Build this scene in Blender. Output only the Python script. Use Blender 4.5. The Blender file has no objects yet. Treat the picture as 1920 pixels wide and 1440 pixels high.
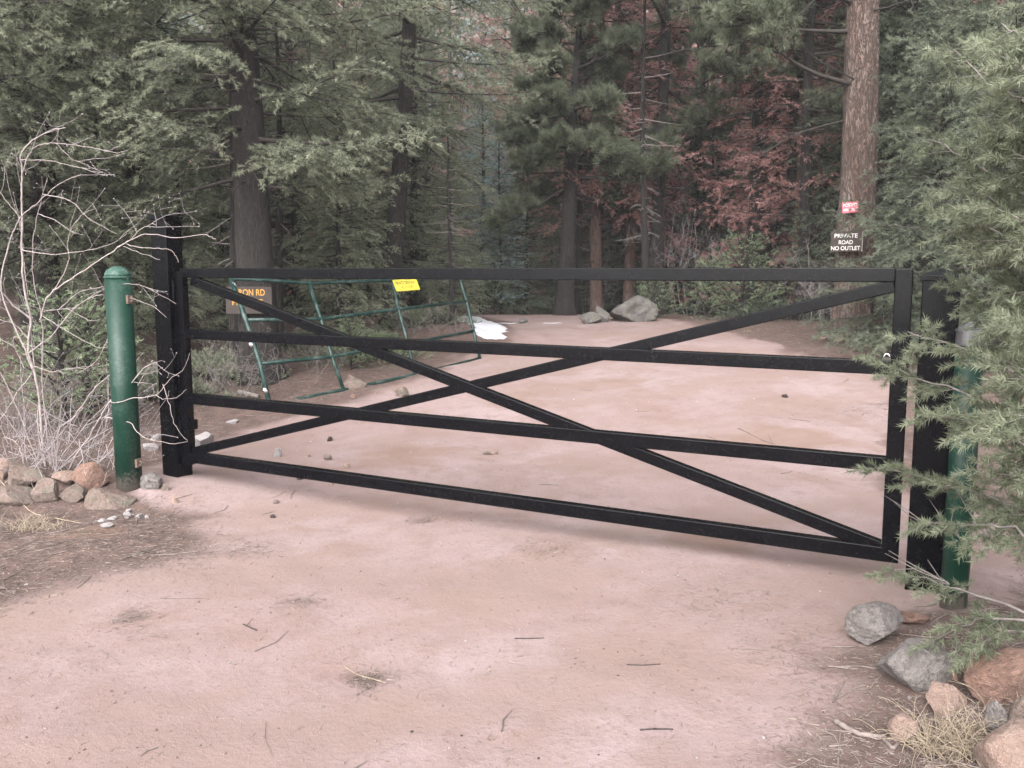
import bpy, math
import numpy as np
from mathutils import Vector

# ------------------------------------------------------------------ camera, world, light
sc = bpy.context.scene
COL = sc.collection
R = math.radians
F = 1620.0                      # focal length in photograph pixels (1920 wide)
TH = R(7.1)                     # camera pitch, down
CAMZ = 1.55
cam_d = bpy.data.cameras.new('camera')
cam = bpy.data.objects.new('camera', cam_d)
COL.objects.link(cam)
cam.location = (0, 0, CAMZ)
cam.rotation_euler = (R(90) - TH, 0, 0)
cam_d.sensor_width = 36
cam_d.lens = F / 1920 * 36
cam_d.clip_start = 0.05
cam_d.clip_end = 600
sc.camera = cam

SUN_EL, SUN_AZ = R(38), R(200)   # azimuth measured clockwise from +Y
world = bpy.data.worlds.new('World')
sc.world = world
world.use_nodes = True
wn = world.node_tree.nodes
wl = world.node_tree.links
wn.clear()
wo = wn.new('ShaderNodeOutputWorld')
bg = wn.new('ShaderNodeBackground')
sky = wn.new('ShaderNodeTexSky')
sky.sky_type = 'NISHITA'
sky.sun_disc = False
sky.sun_elevation = SUN_EL
sky.sun_rotation = SUN_AZ
sky.dust_density = 4.0
sky.air_density = 1.0
hsv = wn.new('ShaderNodeHueSaturation')
hsv.inputs['Saturation'].default_value = 0.18
mixw = wn.new('ShaderNodeMix')
mixw.data_type = 'RGBA'
mixw.blend_type = 'MULTIPLY'
mixw.inputs[0].default_value = 1.0
mixw.inputs[7].default_value = (0.985, 0.995, 1.005, 1)
wl.new(sky.outputs[0], hsv.inputs['Color'])
wl.new(hsv.outputs[0], mixw.inputs[6])
wl.new(mixw.outputs[2], bg.inputs[0])
bg.inputs[1].default_value = 0.115
wl.new(bg.outputs[0], wo.inputs[0])

sun_d = bpy.data.lights.new('sun', 'SUN')
sun_d.energy = 1.5
sun_d.angle = R(95)
sun_d.color = (1.0, 0.96, 0.93)
sun = bpy.data.objects.new('sun', sun_d)
COL.objects.link(sun)
sdir = Vector((math.sin(SUN_AZ) * math.cos(SUN_EL), math.cos(SUN_AZ) * math.cos(SUN_EL), math.sin(SUN_EL)))
sun.rotation_euler = (-sdir).to_track_quat('-Z', 'Y').to_euler()

sc.view_settings.view_transform = 'Standard'
sc.view_settings.look = 'None'
sc.view_settings.gamma = 1
sc.view_settings.exposure = 2.3
sc.render.engine = 'CYCLES'
sc.cycles.max_bounces = 8
sc.cycles.diffuse_bounces = 5
sc.cycles.glossy_bounces = 2
sc.cycles.transmission_bounces = 2
sc.cycles.use_denoising = True

# ------------------------------------------------------------------ noise and terrain
def _hash2(i, j, s):
    h = (i.astype(np.int64) * 374761393 + j.astype(np.int64) * 668265263 + s * 974711) & 0x7fffffff
    h = ((h ^ (h >> 13)) * 1274126177) & 0x7fffffff
    h = h ^ (h >> 16)
    return (h & 0xffff) / 65535.0

def vn2(x, y, s=0):
    i = np.floor(x); j = np.floor(y)
    fx = x - i; fy = y - j
    fx = fx * fx * (3 - 2 * fx); fy = fy * fy * (3 - 2 * fy)
    i = i.astype(np.int64); j = j.astype(np.int64)
    a = _hash2(i, j, s); b = _hash2(i + 1, j, s); c = _hash2(i, j + 1, s); d = _hash2(i + 1, j + 1, s)
    return (a * (1 - fx) + b * fx) * (1 - fy) + (c * (1 - fx) + d * fx) * fy - 0.5

def fbm2(x, y, sc_, oct=4, s=0):
    v = 0; a = 1.0; f = 1.0 / sc_
    for o in range(oct):
        v = v + a * vn2(x * f + o * 17.3, y * f - o * 9.1, s + o)
        a *= 0.5; f *= 2.03
    return v

def _hash3(i, j, k, s):
    h = (i * 374761393 + j * 668265263 + k * 1440662683 + s * 974711) & 0x7fffffff
    h = ((h ^ (h >> 13)) * 1274126177) & 0x7fffffff
    h = h ^ (h >> 16)
    return (h & 0xffff) / 65535.0

def vn3(P, s=0):
    I = np.floor(P).astype(np.int64)
    f = P - I
    f = f * f * (3 - 2 * f)
    v = 0
    for dx in (0, 1):
        for dy in (0, 1):
            for dz in (0, 1):
                w = (f[:, 0] if dx else 1 - f[:, 0]) * (f[:, 1] if dy else 1 - f[:, 1]) * (f[:, 2] if dz else 1 - f[:, 2])
                v = v + w * _hash3(I[:, 0] + dx, I[:, 1] + dy, I[:, 2] + dz, s)
    return v - 0.5

def sstep(a, b, x):
    t = np.clip((x - a) / (b - a), 0, 1)
    return t * t * (3 - 2 * t)

def H0(x, y):
    x = np.asarray(x, float); y = np.asarray(y, float)
    z = 0.76 * sstep(5.0, 16.5, y) - 0.9 * sstep(17.5, 27, y)
    r = np.sqrt(x * x + y * y)
    z = z + 0.40 * np.logaddexp(0, (r - 29) / 2.0) * 2.0 * sstep(-6, 6, y)
    z = z + 0.05 * np.maximum(0, -x - 3.6) * sstep(2, 8, y) + 0.05 * np.maximum(0, x - 5.5) * sstep(2, 8, y)
    z = z + 0.20 * np.exp(-((x + 0.95) ** 2 + (y - 13.2) ** 2) / 1.1)          # bank under the snow
    z = z + 0.16 * np.exp(-(((x - 2.35) / 0.62) ** 2 + ((y - 3.0) / 0.8) ** 2))  # berm by the right rocks
    z = z + 0.09 * np.exp(-(((x + 3.2) / 0.9) ** 2 + ((y - 6.25) / 0.35) ** 2))  # berm under the left rocks
    return z

def seg_dist(px, py, poly):
    best = np.full(np.shape(px), 1e9)
    for (ax, ay), (bx, by) in zip(poly[:-1], poly[1:]):
        dx, dy = bx - ax, by - ay
        t = np.clip(((px - ax) * dx + (py - ay) * dy) / (dx * dx + dy * dy), 0, 1)
        d = np.hypot(px - ax - t * dx, py - ay - t * dy)
        best = np.minimum(best, d)
    return best

def inside(px, py, poly):
    c = np.zeros(np.shape(px), bool)
    n = len(poly)
    for i in range(n):
        x1, y1 = poly[i]; x2, y2 = poly[(i + 1) % n]
        cond = ((y1 > py) != (y2 > py))
        xi = (x2 - x1) * (py - y1) / ((y2 - y1) if y2 != y1 else 1e-9) + x1
        c ^= cond & (px < xi)
    return c

# camera ray helpers: used to measure positions off the photograph
def ray(px, py):
    u = (px - 960) / F; v = -(py - 720) / F
    return np.array([u, math.cos(TH) + v * math.sin(TH), -math.sin(TH) + v * math.cos(TH)])

def at(px, py, Y):
    d = ray(px, py)
    return np.array([0, 0, CAMZ]) + d * (Y / d[1])

def on_ground(px, py, f=H0):
    d = ray(px, py)
    t = 1.0
    for _ in range(6000):
        p = np.array([0, 0, CAMZ]) + d * t
        if p[2] < f(p[0], p[1]):
            break
        t += 0.004 * max(1.0, t * 0.3)
    return p

LEFT_EDGE = [(-400, 1190), (0, 1135), (330, 1030), (440, 955), (250, 915), (225, 900), (372, 858), (500, 800), (700, 742), (850, 690), (950, 640), (965, 606)]
RIGHT_EDGE = [(1390, 1440), (1440, 1350), (1545, 1215), (1660, 1120), (1900, 1120), (1900, 1000), (1700, 930), (1640, 880), (1670, 810), (1680, 750), (1650, 720), (1560, 680), (1400, 640), (1300, 612)]
LE = [tuple(on_ground(*p)[:2]) for p in LEFT_EDGE]
RE = [tuple(on_ground(*p)[:2]) for p in RIGHT_EDGE]
ROAD = LE + [(-1.5, 19.5), (-6, 24), (-3, 27), (2.0, 20)] + RE[::-1] + [(1.0, 1.5), (0.8, -14), (-7, -14), (-4.5, 2.5)]

def litter(x, y):
    """1 in the forest litter, 0 on the clear road, with a soft ragged edge"""
    d = seg_dist(x, y, ROAD + [ROAD[0]])
    s = np.where(inside(x, y, ROAD), -d, d)
    s = s + 0.35 * fbm2(x, y, 0.9, 4, 5) + 0.12 * fbm2(x, y, 0.22, 3, 8)
    return sstep(-0.22, 0.30, s)

def H(x, y):
    x = np.asarray(x, float); y = np.asarray(y, float)
    l = sstep(-0.3, 0.5, np.where(inside(x, y, ROAD), -1.0, 1.0) * seg_dist(x, y, ROAD + [ROAD[0]]))
    z = H0(x, y)
    z = z + (0.018 + 0.03 * l) * fbm2(x, y, 0.8, 4, 1) + (0.005 + 0.014 * l) * fbm2(x, y, 0.16, 4, 2)
    return z

def gz(x, y):
    return float(H(np.array([x]), np.array([y]))[0])

def G(px, py):
    p = on_ground(px, py)
    return np.array([p[0], p[1], gz(p[0], p[1])])

# ------------------------------------------------------------------ mesh helpers
def mesh_raw(name, V, loops, starts, totals, smooth=False):
    me = bpy.data.meshes.new(name)
    V = np.ascontiguousarray(V, dtype=np.float32)
    me.vertices.add(len(V)); me.vertices.foreach_set('co', V.ravel())
    loops = np.ascontiguousarray(loops, dtype=np.int32)
    me.loops.add(len(loops)); me.loops.foreach_set('vertex_index', loops)
    me.polygons.add(len(starts))
    me.polygons.foreach_set('loop_start', np.ascontiguousarray(starts, dtype=np.int32))
    me.polygons.foreach_set('loop_total', np.ascontiguousarray(totals, dtype=np.int32))
    me.polygons.foreach_set('use_smooth', np.full(len(starts), bool(smooth)))
    me.update(calc_edges=True)
    return me

def mesh_tris(name, V, smooth=False):
    n = len(V)
    return mesh_raw(name, V, np.arange(n), np.arange(0, n, 3), np.full(n // 3, 3), smooth)

class MB:
    """collects pieces of ONE mesh"""
    def __init__(s):
        s.V = []; s.L = []; s.T = []; s.n = 0
    def add(s, V, faces):
        V = np.asarray(V, float).reshape(-1, 3)
        for f in faces:
            s.L.append(np.asarray(f, int) + s.n); s.T.append(np.array([len(f)]))
        s.V.append(V); s.n += len(V)
    def quads(s, V, Q):
        V = np.asarray(V, float).reshape(-1, 3); Q = np.asarray(Q, int)
        s.L.append(Q.ravel() + s.n); s.T.append(np.full(len(Q), Q.shape[1])); s.V.append(V); s.n += len(V)
    def box(s, c, ax, ay, az):
        """centre and three half-axis vectors"""
        c, ax, ay, az = (np.asarray(q, float) for q in (c, ax, ay, az))
        V = [c + i * ax + j * ay + k * az for k in (-1, 1) for j in (-1, 1) for i in (-1, 1)]
        s.add(V, [(0, 2, 3, 1), (4, 5, 7, 6), (0, 1, 5, 4), (2, 6, 7, 3), (0, 4, 6, 2), (1, 3, 7, 5)])
    def bar(s, a, b, w, d, n):
        """square tube from a to b; w across in the plane, d along the normal n"""
        a = np.asarray(a, float); b = np.asarray(b, float); n = np.asarray(n, float)
        t = (b - a) / np.linalg.norm(b - a)
        n = n - t * n.dot(t); n /= np.linalg.norm(n)
        u = np.cross(n, t)
        s.box((a + b) / 2, (b - a) / 2, u * w / 2, n * d / 2)
    def tube(s, pts, rad, sides=8, cap=True):
        V, Q = tube_batch(np.asarray(pts, float)[None], np.broadcast_to(np.asarray(rad, float), (1, len(pts))), sides)
        base = s.n
        s.quads(V, Q)
        if cap:
            m = len(pts)
            s.L.append(np.arange(sides)[::-1] + base); s.T.append(np.array([sides]))
            s.L.append(np.arange(sides) + base + (m - 1) * sides); s.T.append(np.array([sides]))
    def lathe(s, c, prof, sides=24):
        """prof: (radius, z) from bottom to top round a vertical axis through c"""
        a = np.arange(sides) / sides * 2 * np.pi
        V = np.concatenate([np.stack([c[0] + r * np.cos(a), c[1] + r * np.sin(a), np.full(sides, c[2] + z)], 1) for r, z in prof])
        i = np.arange(sides); j = (i + 1) % sides
        Q = np.concatenate([np.stack([k * sides + i, k * sides + j, (k + 1) * sides + j, (k + 1) * sides + i], 1) for k in range(len(prof) - 1)])
        base = s.n
        s.quads(V, Q)
        s.L.append(np.arange(sides)[::-1] + base); s.T.append(np.array([sides]))
        s.L.append(np.arange(sides) + base + (len(prof) - 1) * sides); s.T.append(np.array([sides]))
    def mesh(s, name, smooth=False):
        L = np.concatenate(s.L); T = np.concatenate(s.T)
        return mesh_raw(name, np.concatenate(s.V), L, np.concatenate([[0], np.cumsum(T)[:-1]]), T, smooth)

def tube_batch(P, Rr, sides=5):
    """P (N,M,3) polylines, Rr (N,M) radii -> verts, quads"""
    N, M, _ = P.shape
    T = np.gradient(P, axis=1)
    T /= np.linalg.norm(T, axis=2, keepdims=True) + 1e-12
    ref = np.where(np.abs(T[:, :1, 2:3]) > 0.9, np.array([1.0, 0, 0]), np.array([0, 0, 1.0]))
    U = np.cross(T, np.broadcast_to(ref, T.shape)); U /= np.linalg.norm(U, axis=2, keepdims=True) + 1e-12
    W = np.cross(T, U)
    a = np.arange(sides) / sides * 2 * np.pi
    V = P[:, :, None] + Rr[:, :, None, None] * (U[:, :, None] * np.cos(a)[:, None] + W[:, :, None] * np.sin(a)[:, None])
    idx = np.arange(N * M * sides).reshape(N, M, sides)
    A = idx[:, :-1]; B = idx[:, 1:]
    Q = np.stack([A, np.roll(A, -1, 2), np.roll(B, -1, 2), B], -1).reshape(-1, 4)
    return V.reshape(-1, 3), Q

def link(name, me, mat=None, parent=None):
    o = bpy.data.objects.new(name, me)
    COL.objects.link(o)
    if mat is not None and len(me.materials) == 0:
        me.materials.append(mat)
    if parent is not None:
        o.parent = parent
    return o

def thing(name, label, cat, loc=(0, 0, 0), group=None, rotz=0.0):
    o = bpy.data.objects.new(name, None)
    COL.objects.link(o)
    o.empty_display_size = 0.1
    o.location = tuple(float(q) for q in loc)
    o.rotation_euler = (0, 0, rotz)
    o['label'] = label; o['category'] = cat
    if group: o['group'] = group
    return o

def tag(o, label, cat, group=None, kind=None):
    o['label'] = label
    if cat: o['category'] = cat
    if group: o['group'] = group
    if kind: o['kind'] = kind
    return o

def part(name, mb, mat, parent, smooth=False, bevel=0.0):
    """a part modelled in world coordinates under an unrotated parent"""
    me = mb.mesh(name, smooth) if isinstance(mb, MB) else mb
    if parent is not None:
        p = parent; off = np.zeros(3)
        while p is not None:
            off += np.array(p.location); p = p.parent
        co = np.empty(len(me.vertices) * 3, np.float32); me.vertices.foreach_get('co', co)
        co = (co.reshape(-1, 3) - off).astype(np.float32)
        me.vertices.foreach_set('co', co.ravel()); me.update()
    o = link(name, me, mat, parent)
    if bevel:
        b = o.modifiers.new('bevel', 'BEVEL'); b.width = bevel; b.segments = 3; b.limit_method = 'ANGLE'
    return o

def copy_thing(src, loc, rotz, scale, label, group=None):
    r = src.copy(); COL.objects.link(r)
    r.location = loc; r.rotation_euler = (0, 0, rotz); r.scale = (scale,) * 3
    r['label'] = label
    if group: r['group'] = group
    elif 'group' in r: del r['group']
    for ch in list(src.children):
        c = ch.copy(); COL.objects.link(c); c.parent = r
    return r

# ------------------------------------------------------------------ materials
def new_mat(name):
    m = bpy.data.materials.new(name); m.use_nodes = True
    nt = m.node_tree
    return m, nt, nt.nodes['Principled BSDF']

def node(nt, t, **kw):
    n = nt.nodes.new(t)
    for k, v in kw.items():
        setattr(n, k, v)
    return n

def noise(nt, scale, detail=4, rough=0.55, vec=None, dist=0.0):
    n = node(nt, 'ShaderNodeTexNoise')
    n.inputs['Scale'].default_value = scale; n.inputs['Detail'].default_value = detail
    n.inputs['Roughness'].default_value = rough; n.inputs['Distortion'].default_value = dist
    if vec is not None: nt.links.new(vec, n.inputs['Vector'])
    return n.outputs['Fac']

def ramp(nt, fac, stops):
    r = node(nt, 'ShaderNodeValToRGB')
    e = r.color_ramp.elements
    while len(e) < len(stops): e.new(0.5)
    for q, (p, c) in zip(e, stops):
        q.position = p
        q.color = (c, c, c, 1) if isinstance(c, (int, float)) else (*c, 1)
    nt.links.new(fac, r.inputs[0])
    return r.outputs[0]

def mix(nt, fac, a, b, mode='MIX'):
    m = node(nt, 'ShaderNodeMix', data_type='RGBA', blend_type=mode)
    for s, v in ((m.inputs[0], fac), (m.inputs[6], a), (m.inputs[7], b)):
        if isinstance(v, (int, float)): s.default_value = v
        elif isinstance(v, tuple): s.default_value = (*v, 1)
        else: nt.links.new(v, s)
    return m.outputs[2]

def mth(nt, op, a, b=0.0, c=None):
    m = node(nt, 'ShaderNodeMath', operation=op)
    for i, v in enumerate((a, b) if c is None else (a, b, c)):
        if isinstance(v, (int, float)): m.inputs[i].default_value = v
        else: nt.links.new(v, m.inputs[i])
    return m.outputs[0]

def bump(nt, bsdf, h, strength=0.5, dist=0.01):
    b = node(nt, 'ShaderNodeBump')
    b.inputs['Strength'].default_value = strength; b.inputs['Distance'].default_value = dist
    nt.links.new(h, b.inputs['Height']); nt.links.new(b.outputs[0], bsdf.inputs['Normal'])

def objco(nt):
    return node(nt, 'ShaderNodeTexCoord').outputs['Object']

def paint(name, col, rough=0.4, dirt=None, dirt_amt=0.25, scale=6.0, bumps=0.15, splash=None):
    m, nt, b = new_mat(name)
    v = objco(nt)
    n = noise(nt, scale, 6, 0.65, v)
    n2 = noise(nt, scale * 9, 4, 0.6, v)
    c = mix(nt, ramp(nt, n, [(0.3, 0.0), (0.75, 1.0)]), col, tuple(x * 1.35 for x in col))
    if dirt:
        f = mth(nt, 'MULTIPLY', ramp(nt, mth(nt, 'MULTIPLY', n, n2), [(0.24, 0.0), (0.42, 1.0)]), dirt_amt)
        c = mix(nt, f, c, dirt)
    if splash:      # dried mud thrown up round the foot, and scrapes
        sx = node(nt, 'ShaderNodeSeparateXYZ'); nt.links.new(v, sx.inputs[0])
        hgt = mth(nt, 'ADD', mth(nt, 'MULTIPLY', sx.outputs[2], -4.5), mth(nt, 'MULTIPLY', n2, 1.6))
        c = mix(nt, ramp(nt, hgt, [(0.30, 0.0), (0.72, 0.75)]), c, splash)
        mp = node(nt, 'ShaderNodeMapping'); mp.inputs['Scale'].default_value = (1, 1, 0.12); nt.links.new(v, mp.inputs['Vector'])
        c = mix(nt, ramp(nt, noise(nt, 42, 5, 0.7, mp.outputs[0]), [(0.63, 0.0), (0.74, 0.5)]), c, tuple(q * 3.2 + 0.01 for q in col))
    nt.links.new(c, b.inputs['Base Color'])
    nt.links.new(mth(nt, 'ADD', mth(nt, 'MULTIPLY', n2, 0.25), rough - 0.1), b.inputs['Roughness'])
    bump(nt, b, n2, bumps, 0.002)
    return m

def foliage(name, dark, mid, tip, trans=0.22):
    m, nt, b = new_mat(name)
    v = objco(nt)
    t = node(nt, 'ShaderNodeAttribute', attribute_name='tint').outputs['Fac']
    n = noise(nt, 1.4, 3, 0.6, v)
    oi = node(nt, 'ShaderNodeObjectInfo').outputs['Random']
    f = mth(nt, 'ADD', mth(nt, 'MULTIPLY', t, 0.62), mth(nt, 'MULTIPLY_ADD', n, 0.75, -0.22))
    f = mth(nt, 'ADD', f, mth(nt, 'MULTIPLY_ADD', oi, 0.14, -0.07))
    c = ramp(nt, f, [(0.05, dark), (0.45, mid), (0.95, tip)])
    nt.links.new(c, b.inputs['Base Color'])
    b.inputs['Roughness'].default_value = 0.55
    b.inputs['Specular IOR Level'].default_value = 0.35
    tr = node(nt, 'ShaderNodeBsdfTranslucent')
    nt.links.new(c, tr.inputs['Color'])
    ms = node(nt, 'ShaderNodeMixShader'); ms.inputs[0].default_value = trans
    nt.links.new(b.outputs[0], ms.inputs[1]); nt.links.new(tr.outputs[0], ms.inputs[2])
    nt.links.new(ms.outputs[0], nt.nodes['Material Output'].inputs['Surface'])
    return m

def bark(name, deep, mid, pale, sx=9.0, sz=2.2):
    m, nt, b = new_mat(name)
    v = objco(nt)
    mp = node(nt, 'ShaderNodeMapping'); mp.inputs['Scale'].default_value = (1, 1, sz / sx)
    nt.links.new(v, mp.inputs['Vector'])
    nz = noise(nt, sx * 0.5, 5, 0.6, mp.outputs[0])
    r1 = mth(nt, 'ABSOLUTE', mth(nt, 'SUBTRACT', noise(nt, sx * 1.0, 3, 0.6, mp.outputs[0], 0.9), 0.5))
    r2 = mth(nt, 'ABSOLUTE', mth(nt, 'SUBTRACT', noise(nt, sx * 2.1, 3, 0.6, mp.outputs[0], 0.6), 0.5))
    crack = ramp(nt, mth(nt, 'MINIMUM', r1, mth(nt, 'MULTIPLY', r2, 1.4)), [(0.0, 0.0), (0.075, 1.0)])
    fine = noise(nt, sx * 6, 5, 0.65, mp.outputs[0])
    c = mix(nt, ramp(nt, nz, [(0.35, 0.0), (0.65, 1.0)]), mid, pale)
    c = mix(nt, mth(nt, 'MULTIPLY', fine, 0.5), c, deep)
    c = mix(nt, crack, deep, c)
    nt.links.new(c, b.inputs['Base Color'])
    b.inputs['Roughness'].default_value = 0.9
    hgt = mth(nt, 'ADD', mth(nt, 'MULTIPLY', crack, 0.8), mth(nt, 'MULTIPLY', fine, 0.5))
    bump(nt, b, hgt, 0.9, 0.02)
    return m

def wood_mat(name, a, bcol, scale=30):
    m, nt, b = new_mat(name)
    v = objco(nt)
    n = noise(nt, scale, 4, 0.6, v)
    nt.links.new(mix(nt, ramp(nt, n, [(0.3, 0.0), (0.7, 1.0)]), a, bcol), b.inputs['Base Color'])
    b.inputs['Roughness'].default_value = 0.85
    return m

def rock_mat(name, a, bcol, c3, scale=5.0, lichen=None):
    m, nt, b = new_mat(name)
    v = objco(nt)
    n1 = noise(nt, scale, 8, 0.65, v); n2 = noise(nt, scale * 8, 6, 0.7, v); n3 = noise(nt, scale * 30, 4, 0.6, v)
    c = mix(nt, ramp(nt, n1, [(0.35, 0.0), (0.65, 1.0)]), a, bcol)
    c = mix(nt, ramp(nt, n2, [(0.46, 0.0), (0.66, 0.9)]), c, c3)
    c = mix(nt, ramp(nt, n3, [(0.55, 0.0), (0.75, 0.5)]), c, tuple(min(1, x * 1.5) for x in bcol))
    if lichen:
        c = mix(nt, ramp(nt, noise(nt, scale * 2.2, 5, 0.7, v), [(0.52, 0.0), (0.62, 0.8)]), c, lichen)
    nt.links.new(c, b.inputs['Base Color'])
    b.inputs['Roughness'].default_value = 0.9
    bump(nt, b, mth(nt, 'ADD', n2, mth(nt, 'MULTIPLY', n3, 0.5)), 1.0, 0.03)
    return m

M = {}
M['black'] = paint('black_gloss_paint', (0.0016, 0.0016, 0.0024), 0.22, (0.010, 0.009, 0.008), 0.2, 6.0, 0.0)
M['black'].node_tree.nodes['Principled BSDF'].inputs['Specular IOR Level'].default_value = 0.13
M['green_paint'] = paint('dark_green_paint', (0.0038, 0.021, 0.0135), 0.38, (0.07, 0.09, 0.08), 0.35, splash=(0.13, 0.105, 0.095))
M['green_dome'] = paint('weathered_green_paint', (0.016, 0.046, 0.035), 0.42, (0.20, 0.25, 0.22), 0.6, 14)
M['pipe_green'] = paint('pipe_green_paint', (0.0045, 0.0195, 0.0165), 0.36, (0.22, 0.25, 0.24), 0.4, 10)
M['metal_cap'] = paint('dull_steel', (0.13, 0.13, 0.14), 0.33, (0.25, 0.24, 0.24), 0.4)
M['metal_cap'].node_tree.nodes['Principled BSDF'].inputs['Metallic'].default_value = 0.7
M['rust'] = paint('rusty_iron', (0.075, 0.05, 0.04), 0.7, (0.16, 0.09, 0.06), 0.6, 40)
for q in ('green_paint', 'green_dome', 'pipe_green'): M[q].node_tree.nodes['Principled BSDF'].inputs['Specular IOR Level'].default_value = 0.25
M['chrome'] = paint('polished_steel', (0.6, 0.6, 0.62), 0.2)
M['chrome'].node_tree.nodes['Principled BSDF'].inputs['Metallic'].default_value = 1.0
M['yellow'] = paint('yellow_sign_face', (0.50, 0.42, 0.04), 0.45, (0.4, 0.36, 0.1), 0.2)
M['ink'] = paint('black_ink', (0.03, 0.028, 0.02), 0.6)
M['white_ink'] = paint('white_letter_paint', (0.42, 0.40, 0.385), 0.6, (0.2, 0.17, 0.16), 0.4, 30)
M['orange_ink'] = paint('orange_letter_paint', (0.3640, 0.1782, 0.0210), 0.6, (0.2100, 0.1320, 0.0560), 0.4, 30)
M['sign_wood'] = wood_mat('dark_brown_sign_board', (0.020, 0.014, 0.012), (0.034, 0.023, 0.019), 20)
M['sign_wood_grey'] = wood_mat('weathered_sign_board', (0.026, 0.019, 0.017), (0.044, 0.033, 0.029), 24)
M['sign_edge'] = wood_mat('worn_sign_edge', (0.20, 0.17, 0.15), (0.34, 0.30, 0.27), 40)
M['red_sign'] = paint('faded_red_sign', (0.30, 0.045, 0.068), 0.55, (0.4, 0.2, 0.22), 0.5, 20)
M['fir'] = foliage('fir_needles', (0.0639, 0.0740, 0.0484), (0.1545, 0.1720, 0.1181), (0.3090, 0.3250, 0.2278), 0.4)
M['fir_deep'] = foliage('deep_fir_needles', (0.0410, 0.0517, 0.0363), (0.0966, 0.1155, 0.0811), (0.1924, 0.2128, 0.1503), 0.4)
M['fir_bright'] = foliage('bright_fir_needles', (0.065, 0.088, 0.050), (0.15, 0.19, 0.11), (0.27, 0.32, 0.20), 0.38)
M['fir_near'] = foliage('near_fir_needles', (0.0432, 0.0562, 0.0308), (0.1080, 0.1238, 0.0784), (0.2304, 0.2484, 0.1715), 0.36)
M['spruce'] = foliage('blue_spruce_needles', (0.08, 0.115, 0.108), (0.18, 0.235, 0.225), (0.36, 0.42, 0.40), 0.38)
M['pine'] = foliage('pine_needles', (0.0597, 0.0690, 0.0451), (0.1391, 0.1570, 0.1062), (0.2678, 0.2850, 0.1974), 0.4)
M['dead_red'] = foliage('dead_red_needles', (0.1814, 0.0857, 0.0771), (0.3522, 0.1812, 0.1667), (0.5016, 0.3074, 0.2892), 0.35)
M['bark_fir'] = bark('fir_bark', (0.0069, 0.0049, 0.0040), (0.0207, 0.0150, 0.0127), (0.0346, 0.0268, 0.0239), 16, 3.5)
M['bark_pine'] = bark('ponderosa_bark', (0.0280, 0.0158, 0.0118), (0.1085, 0.0612, 0.0444), (0.1890, 0.1440, 0.1295), 13, 3.4)
M['bark_red'] = bark('red_pine_bark', (0.035, 0.018, 0.014), (0.13, 0.065, 0.048), (0.17, 0.12, 0.10), 18, 3.0)
M['limb'] = wood_mat('dark_limb_wood', (0.0140, 0.0105, 0.0091), (0.0350, 0.0280, 0.0252))
M['limb_grey'] = wood_mat('grey_limb_wood', (0.075, 0.062, 0.058), (0.16, 0.14, 0.13))
M['twig_pale'] = wood_mat('pale_shrub_bark', (0.1640, 0.1320, 0.1264), (0.2952, 0.2520, 0.2440), 25)
M['twig_grey'] = wood_mat('grey_brush_bark', (0.15, 0.125, 0.125), (0.30, 0.26, 0.265), 25)
M['stick'] = wood_mat('weathered_stick', (0.07, 0.053, 0.047), (0.18, 0.145, 0.13), 30)
M['needle_litter'] = wood_mat('brown_needle_litter', (0.050, 0.036, 0.030), (0.21, 0.165, 0.145), 14)
M['grass_dry'] = wood_mat('dry_straw_grass', (0.17, 0.132, 0.095), (0.28, 0.225, 0.165), 9)
M['rock_grey'] = rock_mat('grey_granite', (0.142, 0.124, 0.116), (0.222, 0.198, 0.190), (0.074, 0.058, 0.053), 5)
M['rock_tan'] = rock_mat('tan_dusty_rock', (0.148, 0.106, 0.087), (0.211, 0.158, 0.138), (0.090, 0.061, 0.047), 5, (0.126, 0.116, 0.090))
M['rock_red'] = rock_mat('red_sandstone', (0.2035, 0.1122, 0.0805), (0.2552, 0.1593, 0.1259), (0.1166, 0.0651, 0.0510), 6)
M['rock_pink'] = rock_mat('pink_granite', (0.2620, 0.1744, 0.1397), (0.3137, 0.2314, 0.1961), (0.1740, 0.1082, 0.0834), 7)
M['rock_white'] = rock_mat('white_quartz', (0.3342, 0.3012, 0.2961), (0.4111, 0.3842, 0.3842), (0.2224, 0.1858, 0.1807), 9)
M['rock_dark'] = rock_mat('dark_brown_stone', (0.037, 0.024, 0.021), (0.069, 0.047, 0.042), (0.021, 0.016, 0.014), 9)
M['boulder'] = rock_mat('lichened_boulder', (0.085, 0.077, 0.071), (0.142, 0.132, 0.124), (0.045, 0.040, 0.037), 3, (0.106, 0.100, 0.079))
m, nt, b = new_mat('old_snow')
nt.links.new(mix(nt, ramp(nt, noise(nt, 7, 6, 0.7, objco(nt)), [(0.50, 0.0), (0.72, 0.6)]), (0.44, 0.44, 0.475), (0.23, 0.20, 0.19)), b.inputs['Base Color'])
b.inputs['Roughness'].default_value = 0.7
bump(nt, b, noise(nt, 30, 5, 0.6, objco(nt)), 0.6, 0.02)
M['snow'] = m

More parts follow.
